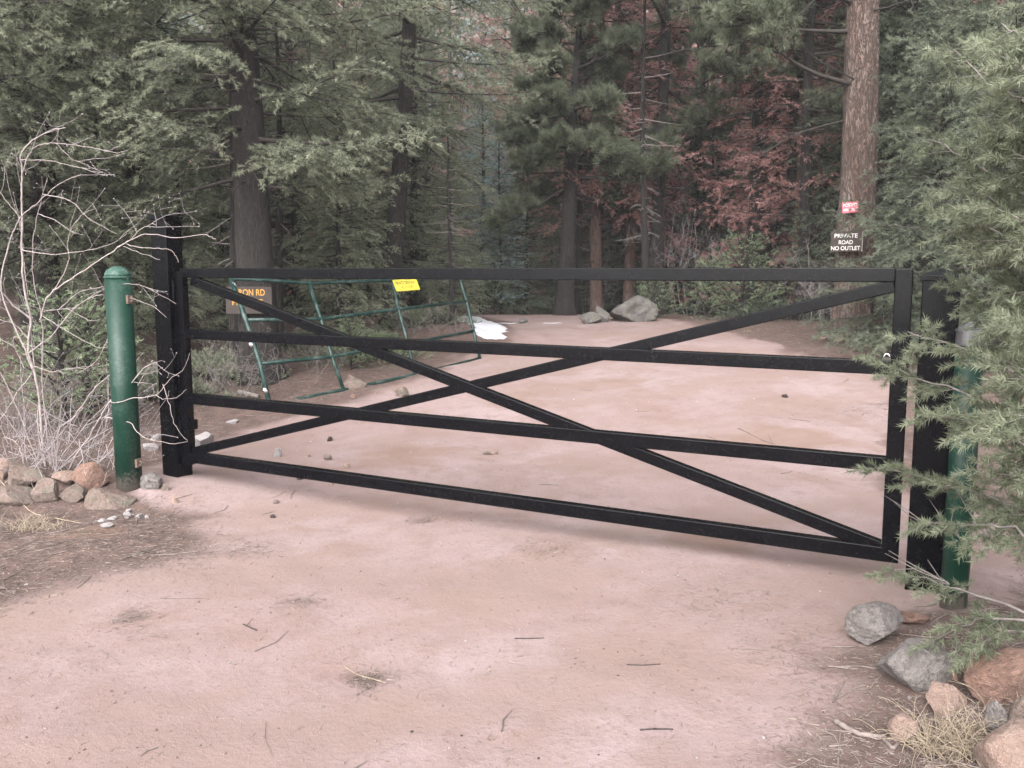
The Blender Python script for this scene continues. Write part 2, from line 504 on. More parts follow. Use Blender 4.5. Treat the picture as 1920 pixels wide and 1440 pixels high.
def ground_material():
    m, nt, b = new_mat('decomposed_granite_ground')
    v = objco(nt)
    A = node(nt, 'ShaderNodeAttribute', attribute_name='litter').outputs['Fac']
    D = node(nt, 'ShaderNodeAttribute', attribute_name='damp').outputs['Fac']
    n0 = noise(nt, 0.55, 4, 0.55, v)
    n1 = noise(nt, 1.7, 6, 0.62, v, 0.4)
    n2 = noise(nt, 7.0, 6, 0.65, v)
    n3 = noise(nt, 38.0, 6, 0.7, v)
    n4 = noise(nt, 190.0, 4, 0.7, v)
    road = mix(nt, ramp(nt, n0, [(0.38, 0.0), (0.62, 1.0)]), (0.211, 0.151, 0.145), (0.242, 0.185, 0.182))
    road = mix(nt, ramp(nt, n1, [(0.44, 0.0), (0.66, 0.85)]), road, (0.181, 0.123, 0.105))
    road = mix(nt, ramp(nt, n2, [(0.53, 0.0), (0.74, 0.65)]), road, (0.152, 0.103, 0.090))
    road = mix(nt, ramp(nt, n3, [(0.53, 0.0), (0.68, 0.7)]), road, (0.157, 0.108, 0.100))
    road = mix(nt, ramp(nt, n4, [(0.56, 0.0), (0.68, 0.65)]), road, (0.142, 0.103, 0.096))
    road = mix(nt, ramp(nt, n4, [(0.30, 0.65), (0.42, 0.0)]), road, (0.295, 0.237, 0.230))
    Wr = node(nt, 'ShaderNodeAttribute', attribute_name='wear').outputs['Fac']
    road = mix(nt, ramp(nt, mth(nt, 'ADD', Wr, mth(nt, 'MULTIPLY_ADD', n2, 0.5, -0.25)), [(0.40, 0.0), (0.85, 0.75)]), road, (0.191, 0.136, 0.120))
    lit = mix(nt, ramp(nt, n3, [(0.35, 0.0), (0.68, 1.0)]), (0.051, 0.034, 0.030), (0.120, 0.084, 0.074))
    lit = mix(nt, ramp(nt, n2, [(0.42, 0.0), (0.66, 0.8)]), lit, (0.128, 0.084, 0.071))
    lit = mix(nt, ramp(nt, n4, [(0.55, 0.0), (0.7, 0.7)]), lit, (0.034, 0.024, 0.021))
    f = mth(nt, 'ADD', A, mth(nt, 'ADD', mth(nt, 'MULTIPLY_ADD', n2, 0.7, -0.36), mth(nt, 'MULTIPLY_ADD', n3, 0.7, -0.36)))
    c = mix(nt, ramp(nt, f, [(0.28, 0.0), (0.78, 1.0)]), road, lit)
    fd = ramp(nt, mth(nt, 'ADD', D, mth(nt, 'MULTIPLY_ADD', n1, 0.9, -0.45)), [(0.40, 0.0), (0.66, 0.5)])
    c = mix(nt, fd, c, (0.160, 0.100, 0.074))
    nt.links.new(c, b.inputs['Base Color'])
    b.inputs['Roughness'].default_value = 0.95
    b.inputs['Specular IOR Level'].default_value = 0.2
    h = mth(nt, 'ADD', mth(nt, 'MULTIPLY', n3, 0.7), mth(nt, 'MULTIPLY', n4, 0.35))
    bump(nt, b, h, 0.8, 0.014)
    return m
M['ground'] = ground_material()

# ------------------------------------------------------------------ ground sheet
def grow(a, b, d0, g):
    out = [a]; d = d0
    while out[-1] < b:
        out.append(out[-1] + d); d *= g
    return np.array(out)

ys = np.concatenate([-grow(0.0, 30, 0.4, 1.25)[::-1][:-1] + 1.4, np.arange(1.4, 8.0, 0.026), grow(8.0, 130, 0.032, 1.013)])
xp = np.concatenate([np.arange(0, 3.6, 0.028), grow(3.6, 110, 0.034, 1.04)])
xs = np.concatenate([-xp[::-1][:-1], xp])
XX, YY = np.meshgrid(xs, ys)
x = XX.ravel(); y = YY.ravel()
gV = np.stack([x, y, H(x, y)], 1)
nx, ny = len(xs), len(ys)
ii = (np.arange(ny - 1)[:, None] * nx + np.arange(nx - 1)[None]).ravel()
gq = np.stack([ii, ii + 1, ii + nx + 1, ii + nx], 1)
gme = mesh_raw('ground', gV, gq.ravel(), np.arange(0, len(gq) * 4, 4), np.full(len(gq), 4), True)
lit = litter(x, y)
# worn litter patches lying on the road itself
for (px, py, rx, ry, k) in [(570, 1130, .16, .07, .5), (690, 1270, .12, .08, .75), (790, 975, .14, .12, .6), (1020, 1030, .35, .2, .35), (1600, 770, .5, .6, .28),
                            (1350, 1120, .6, .16, .3), (250, 1160, .16, .12, .5), (330, 1040, .5, .25, .5), (1560, 1390, .35, .3, .4), (1210, 700, .5, .7, .25), (860, 790, 0.8, .5, .35), (1080, 1280, .3, .2, .2)]:
    c = on_ground(px, py)
    lit = np.maximum(lit, k * np.exp(-((x - c[0]) / rx) ** 2 - ((y - c[1]) / ry) ** 2))
damp = np.zeros_like(x)
for (px, py, rx, ry, k) in [(1480, 820, .55, .45, 1.0), (1330, 1020, .5, .3, .8), (1150, 720, .9, .8, .6), (760, 860, 1.0, .6, .65), (1000, 760, 1.0, 1.2, .55), (170, 1000, .4, .2, .8), (470, 880, .5, .3, .5), (330, 970, .7, .3, .5)]:
    c = on_ground(px, py)
    damp = np.maximum(damp, k * np.exp(-((x - c[0]) / rx) ** 2 - ((y - c[1]) / ry) ** 2))
wear = 0.5 + 0.9 * fbm2(x * 0.94 + y * 0.34, (y * 0.94 - x * 0.34) * 2.6, 1.5, 5, 71) + 0.5 * fbm2(x * 0.8 + y * 0.6, (y * 0.8 - x * 0.6) * 3.5, 0.5, 4, 77)
for nm, arr in (('litter', lit), ('damp', damp), ('wear', np.clip(wear, 0, 1))):
    gme.attributes.new(nm, 'FLOAT', 'POINT').data.foreach_set('value', arr.astype(np.float32))
tag(link('ground', gme, M['ground']), 'pinkish packed dirt road and forest floor', None, kind='structure')
del gV, gq, XX, YY

# ------------------------------------------------------------------ gate plane frame
GA = at(340, 700, 6.25); GB = at(1712, 700, 4.19)
gt = np.array([GB[0] - GA[0], GB[1] - GA[1], 0]); GLEN = np.linalg.norm(gt); gt /= GLEN
gn = np.array([gt[1], -gt[0], 0])            # faces the camera
UP = np.array([0, 0, 1.0])
def gplane(px, py, off=0.0):
    """point of the gate's front plane seen at a pixel"""
    d = ray(px, py); o = np.array([0, 0, CAMZ])
    p0 = GA + gn * off
    return o + d * ((p0 - o).dot(gn) / d.dot(gn))
def gp(s, z, off=0.0):
    return np.array([GA[0], GA[1], 0]) + gt * s + UP * z + gn * off
def gs(px, py):
    p = gplane(px, py); return (p - GA).dot(gt), p[2]

def member(mb, tl, bl, tr, br, d, off=0.0):
    """bar of the gate from its four front corners in the photograph"""
    a = (gplane(*tl) + gplane(*bl)) / 2; b = (gplane(*tr) + gplane(*br)) / 2
    w = (np.linalg.norm(gplane(*tl) - gplane(*bl)) + np.linalg.norm(gplane(*tr) - gplane(*br))) / 2
    mb.bar(a - gn * (d / 2 + off), b - gn * (d / 2 + off), w, d, gn)

gate = thing('farm_gate', 'long black steel gate of four rails and crossed braces closed across the dirt road', 'gate', gp(GLEN / 2, 0.2))
sR1 = gs(1697, 700)[0]
zt = gs(1712, 503)[1]
def rail(nm, yl0, yl1, xl, yr0, yr1, xr, lab=None):
    mb = MB(); member(mb, (xl, yl0), (xl, yl1), (xr, yr0), (xr, yr1), 0.065)
    return part(nm, mb, M['black'], gate, bevel=0.005)
rail('rail', 502, 522, 338, 503, 528, 1679)
rail('rail', 617, 635, 345, 677, 704, 1674)
rail('rail', 738, 757.5, 350, 859, 886, 1665)
rail('rail', 848, 868, 354, 1027, 1053, 1655)
mb = MB(); member(mb, (1679, 503), (1713, 503), (1651, 1055), (1684, 1055), 0.068, -0.0015)
part('end_stile', mb, M['black'], gate, bevel=0.005)
s0, z0 = gs(338, 510); s1, z1 = gs(355, 880)
mb = MB(); mb.bar(gp(s0 - 0.035, 0.17, -0.033), gp(s0 - 0.035, zt - 0.002, -0.033), 0.084, 0.06, gn)
part('hinge_stile', mb, M['black'], gate, bevel=0.005)
mb = MB(); member(mb, (362, 522), (350, 529), (1651, 1017), (1646, 1038), 0.055, 0.005)
part('brace', mb, M['black'], gate, bevel=0.005)
mb = MB(); member(mb, (357, 838), (362, 857), (1676, 526), (1680, 545), 0.050, 0.0075)
part('brace', mb, M['black'], gate, bevel=0.005)
# hinge blocks between stile and post
for z in (0.45, 1.45):
    mb = MB(); mb.box(gp(s0 - 0.079, z, -0.033), gt * 0.006, gn * 0.02, UP * 0.05)
    mb.tube([gp(s0 - 0.07, z - 0.07, 0.006), gp(s0 - 0.07, z + 0.07, 0.006)], 0.012, 10)
    part('hinge', mb, M['black'], gate)
mb = MB(); c = gplane(357, 797); mb.box(c - gn * 0.03, gt * 0.012, gn * 0.03, UP * 0.035)
part('stop_lug', mb, M['black'], gate)
# latch with ring and padlock on the second rail's end
c = gplane(1662, 684)
lk = thing('padlock', 'small black padlock with shiny shackle on the gate beside its end stile', 'padlock', c + UP * 0.01)
mb = MB(); mb.box(c + UP * 0.012 - gn * 0.03, gt * 0.022, gn * 0.012, UP * 0.022)
part('body', mb, M['ink'], lk, bevel=0.004)
a = np.linspace(0, math.pi, 9)
mb = MB(); mb.tube([c + UP * (0.03 + 0.022 * math.sin(q)) + gt * (0.015 * math.cos(q)) - gn * 0.03 for q in a], 0.0045, 8)
part('shackle', mb, M['chrome'], lk, True)

def square_post(s, w, z_top, label, offs):
    c = gp(s, 0, offs); g = gz(c[0], c[1])
    t = thing('gate_post', label, 'post', (c[0], c[1], g))
    mb = MB(); mb.box((c[0], c[1], (z_top + g - 0.25) / 2), gt * w / 2, gn * w / 2, UP * (z_top - g + 0.25) / 2)
    part('post', mb, M['black'], t, bevel=0.006)
    k = w / 2 + 0.009
    mb = MB(); o = np.array([c[0], c[1], z_top - 0.022])
    V = [o + i * gt * k + j * gn * k + UP * h for h in (0, 0.026) for j in (-1, 1) for i in (-1, 1)] + [o + UP * (0.026 + w * 0.2)]
    mb.add(V, [(0, 2, 3, 1), (0, 1, 5, 4), (2, 6, 7, 3), (0, 4, 6, 2), (1, 3, 7, 5), (4, 5, 8), (5, 7, 8), (7, 6, 8), (6, 4, 8)])
    part('cap', mb, M['black'], t, bevel=0.003)
    return t
square_post(s0 - 0.155, 0.15, 1.975, 'tall black square steel post with flat cap carrying the gate hinges', -0.035)
square_post(GLEN + 0.10, 0.165, 1.552, 'black square steel post with pyramid cap behind the near fir branches', -0.03)

# ------------------------------------------------------------------ bollards
def bolt_hasp(t, p, n, sgn):
    mb = MB(); mb.box(p, n * 0.012, np.cross(n, UP) * 0.022, UP * 0.03)
    a = np.linspace(0, 2 * math.pi, 13)
    mb.tube([p + n * (0.018 + 0.014 * math.cos(q)) + UP * (0.016 * math.sin(q)) for q in a], 0.005, 6)
    part('hasp', mb, M['rust'], t)

c = G(243, 911); rB = 0.088
bt = thing('bollard', 'green painted steel bollard with domed top left of the tall post', 'bollard', c)
ztop = at(225, 499, c[1])[2] - c[2]
mb = MB(); mb.lathe(c, [(rB, -0.2), (rB, ztop - 0.075)], 32); part('pipe', mb, M['green_paint'], bt, True)
mb = MB(); mb.lathe(c, [(rB + .0035, ztop - 0.083), (rB + .0035, ztop - 0.07)], 32)
mb.lathe(c, [(rB - 0.004, ztop - 0.0705)] + [(rB * math.cos(q) - .001, ztop - 0.069 + 0.069 * math.sin(q)) for q in np.linspace(0.1, 1.5, 9)], 32)
part('dome_cap', mb, M['green_dome'], bt, True)
for py in (561, 866):
    p = at(247, py, c[1]); n = np.array([0.92, -0.38, 0]); n /= np.linalg.norm(n)
    q = np.array([c[0], c[1], p[2]]) + n * (rB + 0.004); bolt_hasp(bt, q, n, 1)

Yb = 3.86; p = at(1822, 640, Yb); c = np.array([p[0] - 0.005, Yb, gz(p[0], Yb)]); rb = 0.0585
br = thing('bollard', 'dark green bollard with conical steel cap half hidden by fir branches', 'bollard', c)
zt2 = at(1822, 603, Yb)[2] - c[2]
mb = MB(); mb.lathe(c, [(rb, -0.2), (rb, zt2 - 0.03)], 32); part('pipe', mb, M['green_paint'], br, True)
mb = MB(); mb.lathe(c, [(rb + .0025, zt2 - 0.105), (rb + .0025, zt2 - 0.045), (rb + 0.007, zt2 - 0.044), (rb + 0.007, zt2 - 0.037)], 32)
mb.lathe(c, [(rb + 0.0065, zt2 - 0.0365), (rb * 0.6, zt2 - 0.018), (0.012, zt2), (0.002, zt2 + 0.002)], 32)
part('cone_cap', mb, M['metal_cap'], br)

# ------------------------------------------------------------------ old green pipe gate
A0 = G(503, 757); A1 = G(900, 673)
A0[2] += 0.03; A1[2] += 0.03
pe = A1 - A0
# leaning plane: passes A0, A1 and the point of its top left corner about 0.55 m further back
T0 = at(434, 527, A0[1] + 0.42)
pn = np.cross(pe, T0 - A0); pn /= np.linalg.norm(pn)
if pn[1] > 0: pn = -pn
def pp(px, py):
    d = ray(px, py); o = np.array([0, 0, CAMZ])
    return o + d * ((A0 - o).dot(pn) / d.dot(pn))
pg = thing('pipe_gate', 'old bent green pipe gate left open and leaning beside the road', 'gate', A0)
rP = 0.021
def pipe(nm, pts, r=rP):
    mb = MB(); mb.tube([pp(*q) for q in pts], r, 10); return part(nm, mb, M['pipe_green'], pg, True)
pipe('rail', [(430, 522), (505, 526), (578, 531), (590, 531), (742, 525), (812, 523), (861, 521)])
pipe('rail', [(461, 600), (545, 599), (600, 598), (612, 597), (745, 580), (875, 565)])
pipe('rail', [(487, 682), (560, 675), (622, 669), (700, 654), (765, 644), (888, 621)])
pipe('rail', [(503, 757), (530, 754), (640, 732), (780, 702), (900, 672)])
pipe('stile', [(433, 522), (461, 600), (487, 680), (505, 757)], 0.027)
pipe('stile', [(579, 530), (602, 598), (622, 668), (645, 733)])
pipe('stile', [(735, 524), (747, 580), (765, 644), (778, 703)])
pipe('stile', [(861, 521), (864, 530), (875, 566), (888, 621), (900, 673)])
# scuffed bare-metal sleeves
for a_, b_ in (((436, 529), (440, 538)), ((469, 642), (473, 651)), ((495, 727), (500, 738))):
    mb = MB(); mb.tube([pp(*a_) - pn * -0.0, pp(*b_)], 0.0285, 10); part('sleeve', mb, M['chrome'], pg, True)

def text_mesh(body, width, height):
    cu = bpy.data.curves.new('lettering', 'FONT'); cu.body = body; cu.extrude = 0.0
    cu.offset = 0.012
    o = bpy.data.objects.new('lettering', cu); COL.objects.link(o)
    bpy.context.view_layer.update()
    me = bpy.data.meshes.new_from_object(o.evaluated_get(bpy.context.evaluated_depsgraph_get()))
    bpy.data.objects.remove(o); bpy.data.curves.remove(cu)
    co = np.empty(len(me.vertices) * 3, np.float32); me.vertices.foreach_get('co', co); co = co.reshape(-1, 3)
    mn = co.min(0); mx = co.max(0)
    co[:, 0] = (co[:, 0] - mn[0]) / (mx[0] - mn[0]) * width - width / 2
    co[:, 1] = (co[:, 1] - mn[1]) / (mx[1] - mn[1]) * height - height / 2
    return me, co
def text_part(body, w, h, centre, ex, ey, ez, mat, parent, lift):
    me, co = text_mesh(body, w, h)
    P = np.asarray(centre)[None] + co[:, :1] * ex + co[:, 1:2] * ey + ez * lift
    me.vertices.foreach_set('co', P.astype(np.float32).ravel()); me.update()
    me.materials.clear()
    return part('lettering', me, mat, parent)

def rounded(w, h, r, n=5):
    out = []
    for cx, cy, a0 in ((w / 2 - r, h / 2 - r, 0), (-w / 2 + r, h / 2 - r, 90), (-w / 2 + r, -h / 2 + r, 180), (w / 2 - r, -h / 2 + r, 270)):
        for k in range(n + 1):
            a = R(a0 + 90 * k / n); out.append((cx + r * math.cos(a), cy + r * math.sin(a)))
    return np.array(out)
def plate(mb, poly, c, ex, ey, ez, z0, z1):
    n = len(poly)
    V = [c + p[0] * ex + p[1] * ey + ez * z for z in (z0, z1) for p in poly]
    mb.add(V, [tuple(range(n - 1, -1, -1)), tuple(range(n, 2 * n))] + [(i, (i + 1) % n, n + (i + 1) % n, n + i) for i in range(n)])

# yellow sign wired on the pipe gate
q = [pp(734, 526), pp(780, 524), pp(784, 544), pp(741, 549)]
cc = sum(q) / 4 + pn * 0.024
ex = (q[1] - q[0]) + (q[2] - q[3]); sw = np.linalg.norm(ex) / 2; ex /= np.linalg.norm(ex)
ey = np.cross(-pn, ex) * -1
if ey[2] < 0: ey = -ey
sh = abs(((q[0] + q[1]) / 2 - (q[2] + q[3]) / 2).dot(ey))
ys_ = thing('warning_sign', 'small yellow private driveway sign hanging on the green pipe gate', 'sign', cc)
mb = MB(); plate(mb, rounded(sw, sh, 0.018), cc, ex, ey, pn, -0.001, 0.001); part('plate', mb, M['yellow'], ys_)
mb = MB()
o1 = rounded(sw - 0.014, sh - 0.014, 0.014); o2 = rounded(sw - 0.022, sh - 0.022, 0.010)
V = [cc + p_[0] * ex + p_[1] * ey + pn * 0.002 for o_ in (o1, o2) for p_ in o_]; n_ = len(o1)
mb.add(V, [(i, (i + 1) % n_, n_ + (i + 1) % n_, n_ + i) for i in range(n_)]); part('border_line', mb, M['ink'], ys_)
text_part('PRIVATE DRIVEWAY', sw * 0.84, sh * 0.33, cc + ey * sh * 0.18, ex, ey, pn, M['ink'], ys_, 0.0025)
text_part('NO OUTLET', sw * 0.52, sh * 0.25, cc - ey * sh * 0.20, ex, ey, pn, M['ink'], ys_, 0.0025)

# ------------------------------------------------------------------ tree generators
def unit(v):
    return v / (np.linalg.norm(v, axis=-1, keepdims=True) + 1e-12)

def needles(rng, P, D, L, k, nl, nw, a0=30, a1=62, tint=None):
    """k needles along each shoot: returns (N*k*3,3) triangles and a tint per vertex"""
    N = len(P)
    t = rng.random((N, k, 1)) ** 0.85
    pos = P[:, None] + D[:, None] * L[:, None, None] * t
    u = unit(np.cross(D, np.where(np.abs(D[:, 2:3]) > 0.9, np.array([1.0, 0, 0]), np.array([0, 0, 1.0]))))
    w = np.cross(D, u)
    an = rng.random((N, k, 1)) * 2 * np.pi
    al = np.radians(a0 + (a1 - a0) * rng.random((N, k, 1)))
    nd = D[:, None] * np.cos(al) + (u[:, None] * np.cos(an) + w[:, None] * np.sin(an)) * np.sin(al)
    tip = pos + nd * (nl * (0.7 + 0.5 * rng.random((N, k, 1))))
    sd = unit(np.cross(nd, rng.normal(size=(N, k, 3)))) * (nw / 2)
    V = np.stack([pos - sd, pos + sd, tip], 2).reshape(-1, 3)
    if tint is None: tint = rng.random(N)
    tv = np.repeat(tint, k * 3) + np.repeat(rng.normal(size=N * k) * 0.06, 3)
    return V, tv

def leaf_mesh(name, Vs, ts):
    V = np.concatenate(Vs); t = np.concatenate(ts)
    me = mesh_tris(name, V)
    me.attributes.new('tint', 'FLOAT', 'POINT').data.foreach_set('value', t.astype(np.float32))
    return me

def trunk_mesh(name, h, r0, r1, seed, lean=(0, 0), sides=20, rings=60, flare=0.35, rough=0.06, top=None):
    rng = np.random.default_rng(seed)
    t = np.linspace(0, 1, rings)
    z = -0.3 + t * (h + 0.3)
    rad = r0 + (r1 - r0) * np.clip(z / h, 0, 1) ** 0.9 + r0 * flare * np.exp(-np.clip(z + 0.05, 0, None) / 0.22)
    wx = 0.03 * np.sin(z * 0.9 + seed) + lean[0] * np.clip(z, 0, None) / h
    wy = 0.03 * np.cos(z * 0.7 + seed * 2) + lean[1] * np.clip(z, 0, None) / h
    a = np.arange(sides) / sides * 2 * np.pi
    AA, ZZ = np.meshgrid(a, z)
    q = np.stack([np.cos(AA) * 2.6 * (r0 / 0.25), np.sin(AA) * 2.6 * (r0 / 0.25), ZZ * 1.1], -1).reshape(-1, 3)
    d = vn3(q * 1.5, seed) + 0.6 * vn3(q * np.array([4, 4, 2.0]), seed + 1) + 0.45 * vn3(q * np.array([9, 9, 4.0]), seed + 2)
    ro = np.exp(-np.clip(ZZ + 0.1, 0, None) / 0.25) * 0.18 * np.cos(AA * 5 + seed)
    rr = rad[:, None] * (1 + rough * 2 * d.reshape(rings, sides) + ro)
    V = np.stack([wx[:, None] + rr * np.cos(AA), wy[:, None] + rr * np.sin(AA), ZZ], -1).reshape(-1, 3)
    i = np.arange(sides); j = (i + 1) % sides
    Q = np.concatenate([np.stack([k * sides + i, k * sides + j, (k + 1) * sides + j, (k + 1) * sides + i], 1) for k in range(rings - 1)])
    return mesh_raw(name, V, Q.ravel(), np.arange(0, len(Q) * 4, 4), np.full(len(Q), 4), True)

class Wood:
    def __init__(s): s.V = []; s.Q = []; s.n = 0
    def add(s, P, Rr, sides=4):
        V, Q = tube_batch(np.asarray(P, float), np.asarray(Rr, float), sides)
        s.V.append(V); s.Q.append(Q + s.n); s.n += len(V)
    def mesh(s, name):
        Q = np.concatenate(s.Q)
        return mesh_raw(name, np.concatenate(s.V), Q.ravel(), np.arange(0, len(Q) * 4, 4), np.full(len(Q), 4), True)

def limb_path(rng, p0, az, L, e0, e1, n=9, wig=0.08, ebend=1.0):
    t = np.linspace(0, 1, n)
    el = np.radians(e0 + (e1 - e0) * t ** ebend)
    a = az + np.cumsum(rng.normal(size=n) * wig) * 0.5
    el = el + np.cumsum(rng.normal(size=n) * wig) * 0.35
    d = np.stack([np.cos(el) * np.cos(a), np.cos(el) * np.sin(a), np.sin(el)], 1)
    P = p0 + np.concatenate([[np.zeros(3)], np.cumsum(d[:-1] * L / (n - 1), 0)])
    return P, d

def fir_spray(rng, P, D, L, wood, twig_step, shoot_step, shoot_len, tl_max, t0=0.22, droop=0.5, tip_r=0.004, flat=0.25):
    """twigs and shoots along one limb; returns shoot arrays (p, d, len, tint)"""
    n = max(4, int(L * (1 - t0) / twig_step))
    s = np.sort(t0 + (1 - t0) * (np.arange(n) + rng.random(n) * 0.7) / n)
    s = np.clip(s, 0, 0.995)
    f = s * (len(P) - 1); i = np.clip(f.astype(int), 0, len(P) - 2); fr = (f - i)[:, None]
    p = P[i] * (1 - fr) + P[i + 1] * fr
    tg = unit(P[i + 1] - P[i])
    lat = unit(np.cross(tg, np.array([0, 0, 1.0])))
    side = np.where(np.arange(n) % 2 == 0, 1.0, -1.0)[:, None]
    ph = np.radians(rng.uniform(42, 68, n))[:, None]
    up = np.cross(lat, tg)
    td = unit(tg * np.cos(ph) + lat * side * np.sin(ph) + up * rng.normal(size=(n, 1)) * flat - np.array([0, 0, 1.0]) * 0.12)
    prof = np.minimum(1, (s - t0) / 0.18 + 0.35) * (1 - 0.78 * s)
    tl = tl_max * prof * rng.uniform(0.55, 1.25, n) + shoot_len * 0.6
    mx = max(2, int(np.ceil(tl.max() / shoot_step)) + 1)
    u = (np.arange(mx)[None] + rng.random((n, mx)) * 0.6) * shoot_step
    ok = u < tl[:, None]
    uu = (u / tl[:, None])[..., None]
    sp = p[:, None] + td[:, None] * u[..., None] - np.array([0, 0, 1.0]) * (droop * tl[:, None, None] * 0.45 * uu ** 2)
    tdir = unit(td[:, None] - np.array([0, 0, 1.0]) * droop * 0.9 * uu)
    lat2 = unit(np.cross(tdir, up[:, None] + rng.normal(size=(n, mx, 3)) * 0.25))
    sd2 = np.where((np.arange(mx)[None, :, None] % 2) == 0, 1.0, -1.0)
    ph2 = np.radians(rng.uniform(25, 60, (n, mx, 1)))
    sdir = unit(tdir * np.cos(ph2) + lat2 * sd2 * np.sin(ph2) + rng.normal(size=(n, mx, 3)) * 0.12 + np.array([0, 0, 0.10]))
    sl = shoot_len * rng.uniform(0.6, 1.25, (n, mx)) * (1.1 - 0.45 * uu[..., 0])
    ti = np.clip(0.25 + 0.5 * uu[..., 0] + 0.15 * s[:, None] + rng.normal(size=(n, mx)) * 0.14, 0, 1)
    # terminal shoots
    te = p + td * tl[:, None] * 0.93 - np.array([0, 0, 1.0]) * (droop * tl[:, None] * 0.40)
    tD = unit(td - np.array([0, 0, 1.0]) * droop * 0.8)
    mid = p + td * tl[:, None] * 0.5 - np.array([0, 0, 1.0]) * (droop * tl[:, None] * 0.11)
    r0 = np.clip(tl * 0.011, 0.0015, 0.007)
    wood.add(np.stack([p, mid, te], 1), np.stack([r0, r0 * 0.7, np.full(n, 0.0012)], 1), 3)
    SP = np.concatenate([sp[ok], te]); SD = np.concatenate([sdir[ok], tD]); SL = np.concatenate([sl[ok], np.full(n, shoot_len)])
    TI = np.concatenate([ti[ok], np.clip(0.75 + rng.normal(size=n) * 0.12, 0, 1)])
    return SP, SD, SL, TI

def make_fir(seed, h, base, maxlen, nbr, trunk_r, lean=(0, 0), tl_max=0.85, twig_step=0.064, shoot_step=0.052, shoot_len=0.10,
             k=22, nl=0.045, nw=0.0060, fine_top=6.5, e_low=-18, e_up=25, turn=16, droop=0.6, bare=14, thin=0.0, extra=(), nmat='fir', bmat='bark_fir', wmat='limb',
             name='fir_tree', label='', cat='fir tree', sides=18):
    rng = np.random.default_rng(seed)
    root = thing(name, label, cat)
    link('trunk', trunk_mesh('trunk', h, trunk_r, 0.02, seed, lean, sides), M[bmat], root)
    W = Wood(); Vs = []; Ts = []
    zz = base + (h - 0.15 - base) * (np.arange(nbr) + rng.random(nbr)) / nbr
    az = np.arange(nbr) * 2.39996 + rng.random(nbr) * 0.9
    for z, a, L0, e00 in [(z, a, None, None) for z, a in zip(zz, az)] + list(extra):
        q = max(0, (z - base) / (h - base))
        L = L0 if L0 is not None else maxlen * ((1 - q) ** 0.75) * rng.uniform(0.68, 1.12) * min(1, 0.72 + q * 2.2) + 0.12
        e0 = e00 if e00 is not None else e_low + (e_up - e_low) * q + rng.normal() * 6
        tx = np.array([lean[0] * z / h + 0.03 * math.sin(z * 0.9 + seed), lean[1] * z / h + 0.03 * math.cos(z * 0.7 + seed * 2), z])
        P, d = limb_path(rng, tx, a, L, e0, e0 + turn * rng.uniform(0.3, 1.5), 9, 0.07, 1.4)
        W.add(P[None], np.linspace(0.008 + 0.0095 * L, 0.003, 9)[None], 5)
        fine = z < fine_top
        if rng.random() < thin: continue
        c = 1.0 if fine else 2.0
        S = fir_spray(rng, P, d, L, W, twig_step * (1 if fine else 1.5), shoot_step * (1 if fine else 1.5), shoot_len * (1 if fine else 1.25), min(tl_max, L * 0.45), droop=droop)
        V, t = needles(rng, S[0], S[1], S[2], k if fine else max(6, int(k * 0.6)), nl * (1 if fine else 1.5), nw * (1 if fine else 2.2), tint=S[3])
        Vs.append(V); Ts.append(t)
    for i in range(bare):                         # dead bare limbs under the crown
        z = rng.uniform(0.35 * base + 0.25, base + (h - base) * 0.25); a = rng.random() * 6.283
        L = rng.uniform(0.4, 1.0) * min(1.6, maxlen * 0.6)
        tx = np.array([lean[0] * z / h, lean[1] * z / h, z])
        P, d = limb_path(rng, tx, a, L, rng.uniform(-25, 10), rng.uniform(-45, 5), 7, 0.22)
        W.add(P[None], np.linspace(0.013, 0.003, 7)[None], 4)
        for _ in range(7):
            j = rng.integers(2, 6)
            P2, _d = limb_path(rng, P[j], a + rng.normal() * 0.9, L * rng.uniform(0.15, 0.4), rng.uniform(-50, 15), rng.uniform(-60, 5), 4, 0.25)
            W.add(P2[None], np.linspace(0.004, 0.0012, 4)[None], 3)
    link('limbs', W.mesh('limbs'), M[wmat], root)
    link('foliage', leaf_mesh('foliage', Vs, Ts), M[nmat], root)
    return root

